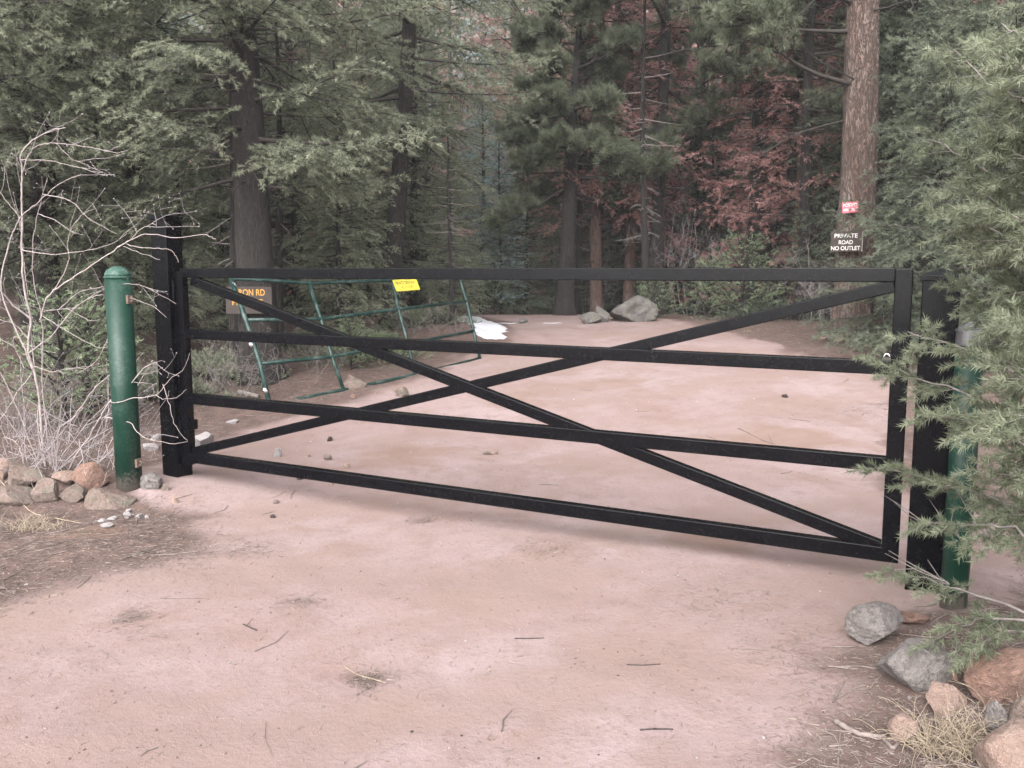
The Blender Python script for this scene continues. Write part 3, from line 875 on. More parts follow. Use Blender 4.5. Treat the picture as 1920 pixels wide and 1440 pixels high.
def make_pine(seed, h, base, maxlen, nbr, trunk_r, lean=(0, 0), tufts=20, k=64, nl=0.15, nw=0.0105, nmat='pine', bmat='bark_fir', wmat='limb', bare=18,
              trunk=None, name='pine_tree', label='', cat='pine tree', fine_top=9.0, sides=20, e_low=-12, az_range=None, kink=0.16, extra=()):
    rng = np.random.default_rng(seed)
    root = thing(name, label, cat)
    link('trunk', trunk if trunk is not None else trunk_mesh('trunk', h, trunk_r, 0.03, seed, lean, sides, 80), M[bmat], root)
    W = Wood(); SP = []; SD = []; SL = []; TI = []
    zz = base + (h - 0.3 - base) * (np.arange(nbr) + rng.random(nbr)) / nbr
    az = np.arange(nbr) * 2.39996 + rng.random(nbr) * 1.0
    specs = [(z, a, None, None) for z, a in zip(zz, az)] + list(extra)
    for z, a, L, e0 in specs:
        q = max(0, (z - base) / (h - base))
        if L is None: L = maxlen * ((1 - q) ** 0.6) * rng.uniform(0.6, 1.15) + 0.25
        if e0 is None: e0 = e_low + 45 * q + rng.normal() * 9
        tx = np.array([lean[0] * z / h + 0.03 * math.sin(z * 0.9 + seed), lean[1] * z / h + 0.03 * math.cos(z * 0.7 + seed * 2), z])
        P, d = limb_path(rng, tx, a, L, e0, e0 + rng.uniform(5, 40), 11, kink, 1.6)
        W.add(P[None], np.linspace(0.012 + 0.013 * L, 0.006, 11)[None], 5)
        nt = max(3, int(tufts * L / maxlen * 2.2))
        for s in np.concatenate([rng.uniform(0.3, 1.0, nt) ** 0.8, [1.0]]):
            f = min(s * 10, 9.99); i = int(f); p = P[i] + (P[i + 1] - P[i]) * (f - i)
            tg = unit(P[i + 1] - P[i]); aa = math.atan2(tg[1], tg[0]) + rng.choice([-1, 1]) * rng.uniform(0.2, 1.2)
            l2 = L * rng.uniform(0.10, 0.32) * (1.15 - 0.5 * s) + 0.08
            P2, d2 = limb_path(rng, p, aa, l2, rng.uniform(-25, 35), rng.uniform(20, 75), 5, 0.25)
            W.add(P2[None], np.linspace(0.010, 0.0045, 5)[None], 4)
            SP.append(P2[-1]); SD.append(unit(P2[-1] - P2[-2])); SL.append(rng.uniform(0.06, 0.12)); TI.append(np.clip(0.5 + rng.normal() * 0.2, 0, 1))
            for _ in range(2):
                j = rng.integers(1, 4)
                dd = unit(d2[j] + rng.normal(size=3) * 0.7 + np.array([0, 0, 0.4])); e = P2[j] + dd * rng.uniform(0.05, 0.16)
                W.add(np.stack([P2[j], (P2[j] + e) / 2, e])[None], np.array([[0.005, 0.005, 0.004]]), 3)
                SP.append(e); SD.append(dd); SL.append(rng.uniform(0.04, 0.10)); TI.append(np.clip(0.42 + rng.normal() * 0.2, 0, 1))
    for i in range(bare):
        z = rng.uniform(0.25 * base + 0.4, base + (h - base) * 0.3); a = rng.random() * 6.283
        L = rng.uniform(0.3, 1.0) * maxlen * 0.6
        tx = np.array([lean[0] * z / h, lean[1] * z / h, z])
        P, d = limb_path(rng, tx, a, L, rng.uniform(-30, 15), rng.uniform(-50, 10), 8, 0.25)
        W.add(P[None], np.linspace(0.016, 0.003, 8)[None], 4)
        for _ in range(8):
            j = rng.integers(2, 7)
            P2, _d = limb_path(rng, P[j], a + rng.normal() * 1.0, L * rng.uniform(0.15, 0.5), rng.uniform(-60, 25), rng.uniform(-60, 10), 5, 0.3)
            W.add(P2[None], np.linspace(0.006, 0.0015, 5)[None], 3)
    SP = np.array(SP); SD = np.array(SD); SL = np.array(SL); TI = np.array(TI)
    lo = SP[:, 2] < fine_top
    out = []
    for msk, kk, wm in ((lo, k, 1.0), (~lo, max(10, k // 3), 2.2)):
        if msk.any():
            out.append(needles(rng, SP[msk], SD[msk], SL[msk], kk, nl, nw * wm, 12, 78, tint=TI[msk]))
    link('limbs', W.mesh('limbs'), M[wmat], root)
    link('foliage', leaf_mesh('foliage', [o[0] for o in out], [o[1] for o in out]), M[nmat], root)
    return root

def X_at(px, Y, z=1.0):
    return float(at(px, 0, 1)[0] * 0 + (px - 960) / F * (Y * math.cos(TH) - (z - CAMZ) * math.sin(TH)))

def place(o, px, Y, rotz=0.0, scale=1.0):
    xx = X_at(px, Y, gz(X_at(px, Y), Y))
    o.location = (xx, Y, gz(xx, Y) - 0.03); o.rotation_euler = (0, 0, rotz); o.scale = (scale,) * 3
    return o

def plant(src, px, Y, rotz, scale, label, group=None, mat=None):
    c = copy_thing(src, (0, 0, 0), 0, 1, label, group)
    return place(c, px, Y, rotz, scale)

# ------------------------------------------------------------------ trees one can tell apart
fir_a = place(make_fir(11, 13, 2.25, 2.75, 112, 0.24, (-0.55, 0.1), extra=[(3.9, R(-75), 2.6, 2), (4.3, R(-100), 2.7, 0), (4.7, R(-85), 2.5, 2), (5.2, R(-70), 2.6, 0), (5.0, R(-115), 2.5, 2), (2.75, R(-48), 2.0, -14), (2.6, R(-25), 1.7, -10), (3.4, R(-130), 2.6, 0)] + [(3.75 + 0.22 * i, R(-90 + 38 * math.sin(i * 2.1)), 1.5 + 0.5 * (i % 3), 10 - 14 * (i % 2)) for i in range(12)], label='tall dark fir with thick trunk right behind the left end of the leaning pipe gate', e_low=-8, turn=12, droop=0.55), 496, 10.25)
fir_b = place(make_fir(23, 14, 3.2, 3.0, 100, 0.165, (0.95, 0.0), label='slim scaly fir trunk leaning right, rising behind the yellow sign on the pipe gate', e_low=-14, nmat='fir'), 735, 14.2)
fir_c = place(make_fir(37, 12, 1.2, 2.9, 115, 0.19, label='shaggy grey-green fir filling the left edge behind the bare shrub', nmat='fir', e_low=-10), 95, 11.4, 0.4)
plant(fir_a, -150, 9.3, 2.4, 0.95, 'fir just outside the left edge whose boughs reach in over the bare shrub')
plant(fir_c, 270, 13.6, 2.1, 1.05, 'fir standing deeper in the trees directly behind the tall gate post', )
fir_d = place(make_fir(41, 7.5, 0.7, 1.9, 105, 0.10, label='pale bushy young fir between the thick dark trunk and the slim leaning trunk', nmat='fir', tl_max=0.7, e_low=-12, bare=6, sides=12), 640, 12.4, 0.3, 0.54)
plant(fir_d, 845, 15.4, 1.9, 0.42, 'bushy young fir right of the yellow sign above the snow patch')
plant(fir_d, 350, 11.6, 3.6, 0.45, 'low young fir in the shade between the tall gate post and the thick dark trunk')
plant(fir_d, 560, 16.8, 5.0, 1.15, 'young fir standing farther back behind the brown and orange road sign')
fir_e = place(make_fir(53, 6.2, 0.25, 1.85, 110, 0.085, label='dense deep-green fir right of the big red-barked pine', nmat='fir_deep', tl_max=0.7, e_low=-8, bare=4, sides=12), 1742, 11.4, 0.5)
fir_e.scale = (0.86,) * 3; fir_e.location.x += 0.25; fir_e.location.y += 0.5
plant(fir_e, 988, 19.0, 1.4, 0.62, 'dense dark fir at the road crest left of the leaning pine trunk')
plant(fir_e, 1860, 10.6, 2.9, 1.1, 'deep-green fir behind the near fir at the right edge of the picture')
plant(fir_e, 1690, 15.6, 4.0, 1.2, 'deep-green fir in the gap just right of the big red-barked pine, farther back')
plant(fir_b, 1668, 17.0, 2.0, 0.95, 'dark slim fir trunk seen behind the right side of the big red-barked pine')
plant(fir_c, 2060, 11.5, 4.4, 1.0, 'fir beyond the right edge of the picture behind the near fir')
plant(fir_d, 420, 13.2, 2.6, 0.55, 'low young fir left of the thick dark trunk, seen above the second rail')
plant(fir_d, 690, 17.4, 3.3, 0.8, 'young fir in the shade just left of the slim leaning trunk')
plant(fir_d, 60, 13.4, 1.1, 1.2, 'young fir deep in the trees at the left edge')
plant(fir_d, 205, 10.9, 5.6, 0.5, 'young fir in the shade between the green bollard and the bare shrub')
plant(fir_d, 780, 18.2, 0.6, 1.0, 'young fir behind the yellow sign, right of the slim leaning trunk')
plant(fir_e, 1120, 21.5, 0.4, 0.95, 'deep-green fir beyond the boulders right of the leaning pine')
plant(fir_e, 1330, 23.5, 3.4, 1.0, 'deep-green fir behind the pale leafless stems')
plant(fir_e, 1560, 16.8, 2.1, 0.62, 'small deep-green fir just left of the big red-barked pine')
spruce = place(make_fir(61, 5.4, 0.4, 1.25, 90, 0.06, label='pale blue-green young spruce in the forest left of the leaning pine', nmat='spruce', tl_max=0.36, e_low=4, droop=0.25, bare=2, sides=10, name='spruce_tree', cat='spruce tree'), 905, 21.0)
plant(spruce, 938, 18.4, 2.0, 0.66, 'smaller pale blue-green spruce standing lower in front of the other spruce')
sapling = place(make_fir(71, 0.95, 0.05, 0.46, 34, 0.014, label='little green fir sapling growing in front of the grey boulder', nmat='fir_bright', tl_max=0.2, twig_step=0.05, shoot_step=0.045, shoot_len=0.06, k=12, nl=0.026, nw=0.0065, e_low=12, e_up=50, droop=0.1, bare=0, sides=8, name='fir_sapling', cat='sapling'), 1224, 16.4)
plant(sapling, 1385, 16.2, 1.0, 1.75, 'wide fir sapling at the road edge left of the reddish dead pines')
plant(sapling, 1330, 17.2, 2.2, 1.3, 'fir sapling beside the pale leafless brush at the road edge')
plant(sapling, 118, 7.9, 2.2, 1.35, 'bright green fir sapling behind the bare shrub left of the green bollard')
plant(sapling, 178, 8.4, 4.1, 1.2, 'bright green fir sapling close behind the green domed bollard')
plant(sapling, 655, 10.9, 0.7, 0.75, 'low spreading green sapling on the ground behind the middle of the pipe gate')
plant(sapling, 930, 18.2, 3.0, 1.1, 'small dark fir sapling at the road crest beyond the snow patch')

pine_a = place(make_pine(83, 6.9, 2.5, 1.55, 40, 0.19, (0.35, 0.1), label='dark ponderosa with leaning trunk at the road crest left of the boulders', nmat='pine', bare=26), 1055, 17.6)
pine_b = place(make_pine(97, 15, 4.4, 2.3, 30, 0.155, (0.05, 0), label='straight dark pine trunk rising from behind the grey boulder', nmat='pine', bare=24), 1232, 18.2)
pine_c = plant(pine_b, 1408, 18.4, 2.2, 0.92, 'dark pine trunk standing between the straight pine and the reddish dead pine')
plant(pine_b, 1500, 16.7, 4.0, 0.85, 'dark pine trunk amid reddish boughs between the road edge and the big red-barked pine')
plant(pine_b, 1150, 21.0, 0.8, 0.9, 'dark pine trunk seen between the leaning pine and the thin dead trunk')
tb = trunk_mesh('trunk', 18, 0.285, 0.12, 5, (-0.28, 0), 64, 260, 0.42, 0.075)
pine_big = place(make_pine(101, 18, 6.2, 3.4, 44, 0.285, (-0.28, 0), trunk=tb, bmat='bark_pine', bare=10, label='big red-barked ponderosa carrying the signs at the right side of the road', nmat='pine', wmat='limb',
                           extra=[(4.55, R(176), 2.0, -4), (3.75, R(185), 2.3, 6), (4.9, R(205), 2.6, 8), (5.35, R(165), 2.5, -5), (5.6, R(15), 1.8, 10), (5.2, R(340), 1.4, 5), (5.9, R(190), 2.8, 0)]), 1598, 13.2)
dead_a = place(make_fir(113, 12, 1.9, 1.9, 96, 0.12, (0.1, 0), label='reddish dead pine with brown needles just left of the big red-barked pine', nmat='dead_red', bmat='bark_red', k=14, thin=0.16, e_low=-8, bare=26, wmat='limb', name='dead_pine', cat='dead tree', sides=12), 1487, 17.6)
plant(dead_a, 1545, 20.5, 1.4, 1.05, 'rust-brown dead pine behind the left side of the big red-barked pine')
plant(dead_a, 1120, 18.9, 2.6, 1.15, 'tall rust-red dead pine between the leaning pine and the straight dark pine')
plant(dead_a, 1175, 19.6, 5.3, 1.1, 'rust-red dead pine close behind the thin dead trunk at the road crest')
plant(dead_a, 1185, 24.0, 0.6, 1.2, 'rust-red dead pine half hidden by the straight dark pine')
plant(dead_a, 970, 25.0, 4.0, 1.15, 'distant rust-red dead pine above the pale spruces')
plant(dead_a, 1300, 25.0, 5.1, 1.2, 'distant reddish dead pine right of the straight dark pine')
snag = place(make_fir(127, 6.3, 3.0, 1.0, 22, 0.085, (-0.1, 0), label='thin broken dead trunk with bare limbs close beside the straight dark pine', nmat='dead_red', bmat='bark_fir', k=7, thin=0.75, bare=34, wmat='limb_grey', name='dead_snag', cat='dead tree', sides=12), 1207, 17.0)
plant(snag, 1082, 19.0, 2.0, 0.95, 'slim dead trunk just right of the leaning pine at the road crest')
plant(snag, 846, 13.2, 1.2, 0.45, 'thin bare dead stem between the pipe gate and the snow patch')
plant(snag, 444, 10.6, 3.1, 0.85, 'dead grey trunk just left of the thick dark fir trunk')
plant(snag, 530, 12.2, 4.4, 0.8, 'dead trunk in the shade right of the brown and orange road sign')

# ------------------------------------------------------------------ far forest on the hillside (one mass)
def far_forest():
    rng = np.random.default_rng(77)
    lib = []
    def coarse(seed, h, base, ml, nb, pine=False, dead=False):
        r = np.random.default_rng(seed); W = Wood(); Vs = []; ts = []
        zt = np.linspace(-0.5, h, 10)
        W.add(np.stack([0 * zt + 0.05 * np.sin(zt), 0 * zt, zt], 1)[None], np.linspace(0.17, 0.02, 10)[None], 6)
        for i in range(nb):
            z = base + (h - 0.2 - base) * (i + r.random()) / nb; q = (z - base) / (h - base)
            L = ml * (1 - q) ** 0.75 * r.uniform(0.6, 1.15) + 0.15; a = i * 2.4 + r.random()
            P, d = limb_path(r, np.array([0, 0, z]), a, L, -12 + 35 * q, 5 + 30 * q, 6, 0.1)
            W.add(P[None], np.linspace(0.03, 0.006, 6)[None], 3)
            S = fir_spray(r, P, d, L, W, 0.15, 0.15, 0.19, min(0.8, L * 0.5))
            W.V.pop(); W.n -= len(W.Q[-1]) // 2 * 0 ; W.Q.pop()
            W.n = sum(len(v) for v in W.V)
            V, t = needles(r, S[0], S[1], S[2], 15, 0.11, 0.026, tint=S[3])
            Vs.append(V); ts.append(t)
        Q = np.concatenate(W.Q)
        return np.concatenate(W.V), Q, np.concatenate(Vs), np.concatenate(ts)
    lib = [coarse(1, 11, 1.0, 2.3, 58), coarse(2, 13, 1.5, 2.2, 60), coarse(3, 9, 0.6, 2.0, 52)]
    WV = []; WQ = []; wn_ = 0; NV = []; NT = []; NM = []
    spots = []
    tries = 0
    while len(spots) < 165 and tries < 9000:
        tries += 1
        px = rng.uniform(-260, 2180); Y = rng.uniform(21.5, 50) if rng.random() < 0.8 else rng.uniform(18.5, 24)
        xx = (px - 960) / F * Y
        if 1000 < px < 1400 and Y < 22: continue
        if 840 < px < 1030 and Y < 31: continue
        if all((xx - a) ** 2 + (Y - b) ** 2 > (1.3 + Y * 0.012) ** 2 for a, b in spots): spots.append((xx, Y))
    # nearer flanks, outside or at the sides of the view
    for (a, b) in [(-8.5, 13), (-10.5, 17), (-7.2, 16.5), (-5.6, 17.4), (9, 15), (10.5, 12), (8.2, 18.5), (11.5, 19), (-12, 12), (-5.4, 20.5), (5.9, 19.8), (7.0, 16.8), (1.9, 29), (3.4, 27.5), (1.2, 34), (2.6, 37), (4.4, 33), (3.6, 42), (0.2, 40), (5.6, 39), (6.4, 30), (2.1, 24.5), (4.6, 24.8)]:
        spots.append((a, b))
    for i, (xx, Y) in enumerate(spots):
        wV, wQ, nV, nT = lib[rng.integers(3)]
        a = rng.random() * 6.283; s = rng.uniform(0.8, 1.25)
        Rm = np.array([[math.cos(a), -math.sin(a), 0], [math.sin(a), math.cos(a), 0], [0, 0, 1]]) * s
        o = np.array([xx, Y, gz(xx, Y) - 0.1])
        WV.append(wV @ Rm.T + o); WQ.append(wQ + wn_); wn_ += len(wV)
        NV.append(nV @ Rm.T + o); NT.append(np.clip(nT + rng.normal() * 0.12, 0, 1))
        px = 960 + xx / Y * F
        u = rng.random()
        red = 0.45 if 1050 < px < 1620 else (0.12 if px > 640 else 0.03)
        mi = 3 if u < red else (2 if u < red + 0.12 and Y > 26 else (1 if u < red + 0.5 else 0))
        NM.append(np.full(len(nV) // 3, mi, np.int32))
    WV = np.concatenate(WV); WQ = np.concatenate(WQ); NV = np.concatenate(NV); NT = np.concatenate(NT); NM = np.concatenate(NM)
    nw_ = len(WV)
    V = np.concatenate([WV, NV]); L = np.concatenate([WQ.ravel(), np.arange(len(NV)) + nw_])
    tot = np.concatenate([np.full(len(WQ), 4), np.full(len(NV) // 3, 3)])
    me = mesh_raw('forest', V, L, np.concatenate([[0], np.cumsum(tot)[:-1]]), tot)
    for q in ('fir', 'fir_deep', 'spruce', 'dead_red', 'limb'): me.materials.append(M[q])
    me.polygons.foreach_set('material_index', np.concatenate([np.full(len(WQ), 4, np.int32), NM]))
    me.attributes.new('tint', 'FLOAT', 'POINT').data.foreach_set('value', np.concatenate([np.full(nw_, 0.5), NT]).astype(np.float32))
    me.update()
    tag(link('forest', me), 'distant mixed forest on the hillside behind the road', None, kind='stuff')
far_forest()

# ------------------------------------------------------------------ near young fir at the right
def near_fir():
    rng = np.random.default_rng(5)
    bx, by = 2.05, 2.95
    bz = gz(bx, by)
    root = thing('fir_tree', 'young fir close at the right edge, pale green boughs reaching over the gate end', 'fir tree', (bx, by, bz))
    h = 4.2
    link('trunk', trunk_mesh('trunk', h, 0.055, 0.012, 9, (0, 0), 16), M['bark_fir'], root)
    W = Wood(); Vs = []; Ts = []
    def bough(pts, tl=0.26, t0=0.12, dens=1.0):
        p = np.array([at(*q) for q in pts]) - np.array([bx, by, bz])
        # resample smoothly
        t = np.linspace(0, len(p) - 1, 15); i = np.clip(t.astype(int), 0, len(p) - 2); f = (t - i)[:, None]
        P = p[i] * (1 - f) + p[i + 1] * f
        P[1:-1] += rng.normal(size=(13, 3)) * 0.006
        L = np.linalg.norm(np.diff(P, axis=0), axis=1).sum()
        W.add(P[None], np.linspace(0.0045 + 0.005 * L, 0.0018, 15)[None], 6)
        S = fir_spray(rng, P, None, L, W, 0.032 / dens, 0.030, 0.062, tl * (0.74 if pts[-1][0] < 1760 else 0.80), t0=t0, droop=0.35, flat=0.35)
        V, tt = needles(rng, S[0], S[1], S[2], 52, 0.029, 0.0029, 30, 68, tint=S[3])
        Vs.append(V); Ts.append(tt)
    X0 = 2080
    bough([(X0, 470, 2.9), (1990, 290, 3.0), (1890, 190, 3.15), (1788, 92, 3.3)], 0.20, 0.30)
    bough([(X0, 300, 2.8), (1960, 180, 2.75), (1900, 120, 2.8), (1870, 80, 2.9)], 0.20, 0.1)
    bough([(X0, 520, 2.8), (1960, 390, 2.9), (1850, 320, 3.1), (1742, 262, 3.25)], 0.22, 0.25)
    bough([(X0, 560, 2.9), (1950, 470, 2.9), (1860, 370, 3.0), (1800, 350, 3.1)], 0.26, 0.15)
    bough([(X0, 640, 2.8), (1960, 520, 2.8), (1860, 430, 2.95), (1770, 400, 3.1)], 0.28, 0.1)
    bough([(X0, 420, 2.8), (2000, 330, 2.7), (1930, 250, 2.7), (1880, 230, 2.8)], 0.24, 0.1)
    bough([(X0, 760, 2.9), (1950, 640, 3.0), (1880, 590, 3.15), (1788, 541, 3.3)], 0.22, 0.2)
    bough([(X0, 800, 2.8), (1950, 720, 2.85), (1840, 660, 3.1), (1702, 622, 3.35)], 0.24, 0.2)
    bough([(X0, 880, 2.8), (1930, 790, 2.9), (1800, 740, 3.15), (1652, 684, 3.4)], 0.27, 0.2)
    bough([(X0, 900, 2.7), (1960, 850, 2.75), (1860, 800, 2.9), (1740, 780, 3.1)], 0.26, 0.2)
    bough([(X0, 1040, 2.8), (1930, 960, 2.9), (1800, 915, 3.15), (1642, 876, 3.4)], 0.25, 0.25)
    bough([(X0, 1080, 2.7), (1950, 1010, 2.75), (1850, 980, 2.9), (1720, 985, 3.15)], 0.23, 0.3)
    bough([(X0, 1210, 2.8), (1930, 1150, 2.9), (1790, 1100, 3.15), (1655, 1068, 3.4)], 0.17, 0.55)
    bough([(X0, 1190, 2.7), (1940, 1165, 2.8), (1830, 1160, 2.95), (1735, 1205, 3.1)], 0.17, 0.45)
    bough([(X0, 1180, 2.75), (1980, 1180, 2.8), (1880, 1190, 2.85), (1820, 1215, 2.95)], 0.15, 0.45)
    bough([(X0, 700, 2.6), (1990, 640, 2.55), (1920, 600, 2.6), (1885, 612, 2.75)], 0.16, 0.1)
    bough([(X0, 950, 2.6), (1990, 920, 2.6), (1920, 880, 2.65), (1860, 900, 2.8)], 0.2, 0.15)
    bough([(X0, 380, 3.1), (2000, 420, 3.2), (1930, 470, 3.3), (1880, 520, 3.4)], 0.16, 0.1)
    bough([(X0, 620, 3.1), (1980, 680, 3.3), (1910, 730, 3.4), (1850, 790, 3.5)], 0.18, 0.1)
    for i in range(16):
        yy = 60 + i * 58 + rng.uniform(-20, 20); xe = rng.uniform(1850, 1900); Yt = rng.uniform(2.55, 3.1)
        if 850 < yy < 940 or 500 < yy < 680: xe = 1905
        bough([(X0, yy + 90, 2.8), (1990, yy + 55, (Yt + 2.8) / 2), ((1990 + xe) / 2, yy + 22, Yt), (xe, yy + rng.uniform(-25, 25), Yt + 0.1)], 0.14, 0.15)
    # boughs on the hidden sides of the tree
    for i in range(84):
        z = 0.35 + 3.7 * (i + rng.random()) / 84; a = i * 2.39996 + rng.random()
        L = (1.15 * (1 - z / 4.7) + 0.2) * rng.uniform(0.75, 1.1)
        if math.cos(a) < 0.15: L = min(L, 0.24 / max(0.5, abs(math.cos(a))))
        if math.cos(a) < 0.15 and z < 0.75: continue
        P, d = limb_path(rng, np.array([0, 0, z]), a, L, 2, 24, 9, 0.06)
        W.add(P[None], np.linspace(0.004 + 0.005 * L, 0.0018, 9)[None], 5)
        S = fir_spray(rng, P, d, L, W, 0.038, 0.036, 0.066, 0.26 if math.cos(a) > 0.15 else 0.12, t0=0.12, droop=0.35, flat=0.35)
        V, tt = needles(rng, S[0], S[1], S[2], 30, 0.029, 0.0032, 30, 68, tint=S[3]); Vs.append(V); Ts.append(tt)
    # bare grey twigs
    for (a0, a1, Y) in [((1770, 1090), (1650 + 20, 1030), 3.2), ((1800, 1010), (1770, 955), 3.2), ((1740, 985), (1690, 960), 3.3), ((1860, 1020), (1800, 930), 3.1), ((1900, 560), (1850, 540), 3.2), ((1780, 1095), (1730, 1060), 3.2)]:
        p0 = at(*a0, Y) - np.array([bx, by, bz]); p1 = at(*a1, Y + 0.1) - np.array([bx, by, bz])
        for _ in range(3):
            e = p1 + rng.normal(size=3) * 0.04; mid = (p0 + e) / 2 + rng.normal(size=3) * 0.015
            W.add(np.stack([p0, mid, e])[None], np.array([[0.003, 0.0022, 0.001]]), 4)
    link('limbs', W.mesh('limbs'), M['limb_grey'], root)
    link('foliage', leaf_mesh('foliage', Vs, Ts), M['fir_near'], root)
near_fir()

# ------------------------------------------------------------------ wooden signs
def frame_dir(yaw):
    ex = np.array([math.cos(yaw), math.sin(yaw), 0]); return ex, np.array([0, 0, 1.0]), np.array([math.sin(yaw), -math.cos(yaw), 0])

Ys = 12.86
ex, ey, ez = frame_dir(R(-27))
c = at(1587, 453, Ys); k = Ys / F / 0.985
w, h = 53 * k / 0.99, 36 * k
t = thing('wooden_sign', 'dark brown board with white letters and wavy top nailed to the big red-barked pine', 'sign', c)
xs_ = np.linspace(-0.5, 0.5, 41)
top = 0.5 + 0.16 * np.exp(-((xs_ + 0.26) / 0.13) ** 2) + 0.17 * np.exp(-((xs_ - 0.27) / 0.13) ** 2) + 0.05 * np.exp(-((np.abs(xs_) - 0.5) / 0.05) ** 2)
poly = np.array([(-0.5 * w, -0.5 * h), (0.5 * w, -0.5 * h)] + [(a * w, b_ * h) for a, b_ in zip(xs_[::-1], top[::-1])])
mb = MB(); plate(mb, poly, c, ex, ey, ez, -0.016, 0.016); part('board', mb, M['sign_wood'], t)
mb = MB()
tp = [c + a * w * ex + (b_ * h + 0.003) * ey for a, b_ in zip(xs_, top)]
V = []; 
for p_ in tp: V += [p_ + ez * 0.0165, p_ - ez * 0.0165]
mb.quads(V, [(2 * i, 2 * i + 1, 2 * i + 3, 2 * i + 2) for i in range(40)])
mb.box(c + ex * (w / 2 + 0.004), ex * 0.004, ey * h / 2, ez * 0.0168)
part('worn_edge', mb, M['sign_edge'], t)
for body, ww, dy in (('PRIVATE', 0.74, 0.29), ('ROAD', 0.45, -0.03), ('NO OUTLET', 0.93, -0.33)):
    text_part(body, w * ww, h * 0.205, c + ey * h * dy - ex * w * 0.015, ex, ey, ez, M['white_ink'], t, 0.018)
mb = MB()
for qx in (-0.14, -0.02, 0.1):
    mb.tube([c + ex * w * qx + ey * (h * 0.56) - ez * 0.01, c + ex * w * (qx + .03) + ey * (h * 0.70) - ez * 0.03, c + ex * w * (qx + .07) + ey * (h * 0.58) - ez * 0.01], 0.004, 6)
part('hanger_wire', mb, M['limb_grey'], t, True)

c = at(1594, 388.5, 12.9); w, h = 27.5 * k, 19.5 * k
ex2 = unit(ex * math.cos(R(3)) + ey * math.sin(R(3))); ey2 = np.cross(ez, ex2) * 1.0
if ey2[2] < 0: ey2 = -ey2
t = thing('warning_sign', 'small faded red posted sign nailed to the big pine above the brown board', 'sign', c)
mb = MB(); plate(mb, rounded(w, h, 0.012), c, ex2, ey2, ez, -0.0015, 0.0015); part('plate', mb, M['red_sign'], t)
text_part('POSTED', w * 0.84, h * 0.30, c + ey2 * h * 0.21, ex2, ey2, ez, M['white_ink'], t, 0.003)
text_part('KEEP OUT', w * 0.82, h * 0.25, c - ey2 * h * 0.22, ex2, ey2, ez, M['white_ink'], t, 0.003)
mb = MB()
for qx, qy in ((-0.42, 0.40), (0.42, 0.40), (-0.42, -0.40), (0.42, -0.40)):
    mb = MB(); mb.lathe(c + ex2 * w * qx + ey2 * h * qy + ez * 0.004, [(0.006, -0.003), (0.004, 0.003)], 8)
    part('nail', mb, M['rust'], t)

Ys = 9.93; k = Ys / F
ex, ey, ez = frame_dir(R(12))
c = at(467, 563, Ys); w, h = 83 * k, 50 * k
t = thing('wooden_sign', 'brown board with orange letters on the thick dark fir behind the pipe gate', 'sign', c)
mb = MB(); mb.box(c, ex * w / 2, ez * 0.018, ey * h / 2); part('board', mb, M['sign_wood_grey'], t, bevel=0.004)
text_part('MYRON RD', 64 * k, 12.0 * k, c - ex * 3 * k + ey * 14.5 * k, ex, ey, ez, M['orange_ink'], t, 0.021)
text_part('PRIVATE', 55 * k, 10.5 * k, c - ex * 2.5 * k - ey * 3.5 * k, ex, ey, ez, M['orange_ink'], t, 0.021)

# ------------------------------------------------------------------ rocks
_ico = {}
def ico(sub):
    if sub not in _ico:
        import bmesh
        bm = bmesh.new(); bmesh.ops.create_icosphere(bm, subdivisions=sub, radius=1)
        V = np.array([v.co[:] for v in bm.verts]); Fc = np.array([[v.index for v in f.verts] for f in bm.faces]); bm.free()
        _ico[sub] = (V, Fc)
    return _ico[sub]

def rock_mesh(name, seed, sx, sy, sz, sub=5, cuts=13, rough=0.075, blunt=0.60):
    rng = np.random.default_rng(seed)
    V, Fc = ico(sub); V = V.copy()
    N = unit(rng.normal(size=(cuts, 3)))
    for nrm in N:
        d0 = rng.uniform(blunt - 0.18, blunt + 0.16)
        d = V @ nrm; over = np.maximum(d - d0, 0)
        V -= nrm * (over * 0.93)[:, None]
    q = V * 1.7 + seed * 3.1
    d = vn3(q, seed) * 1.0 + 0.55 * vn3(q * 2.3, seed + 1) + 0.36 * vn3(q * 5.1, seed + 2) + 0.26 * vn3(q * 11, seed + 3)
    V = V * (1 + rough * 2.4 * d)[:, None]
    lo = V.min(0); hi = V.max(0)
    V = (V - (lo + hi) / 2) / (hi - lo) * np.array([sx, sy, sz])
    return mesh_raw(name, V, Fc.ravel(), np.arange(0, len(Fc) * 3, 3), np.full(len(Fc), 3), sub > 4)

ROCKN = [100]
def rock(name, x0, x1, y0, y1, mat, label, cat='rock', group=None, sink=0.22, sub=5, depth=0.85, yaw=None, rough=0.075, cuts=13, tilt=0.0):
    """x0..x1, y0..y1: the visible outline in the photograph; it rests on the ground there"""
    ROCKN[0] += 7
    g = G((x0 + x1) / 2, y1)
    dist = math.hypot(g[1], CAMZ - g[2])
    w = (x1 - x0) / F * dist; hv = (y1 - y0) / F * dist
    dp = w * depth
    tilt_ang = math.atan2(CAMZ - g[2], g[1])
    hz = max(0.25 * hv, (hv - dp * 0.5 * math.sin(tilt_ang)) / math.cos(tilt_ang))
    full = hz / (1 - sink)
    yy = g[1] + dp * 0.42
    cx = (x0 + x1 - 1920) / 2 / F * (yy * math.cos(TH) + CAMZ * math.sin(TH))
    me = rock_mesh(name, ROCKN[0], w, dp, full, sub, cuts, rough)
    o = link(name, me, M[mat])
    o.location = (cx, yy, gz(cx, yy) + full * (0.5 - sink))
    o.rotation_euler = (tilt, 0, 0)
    return tag(o, label, cat, group)

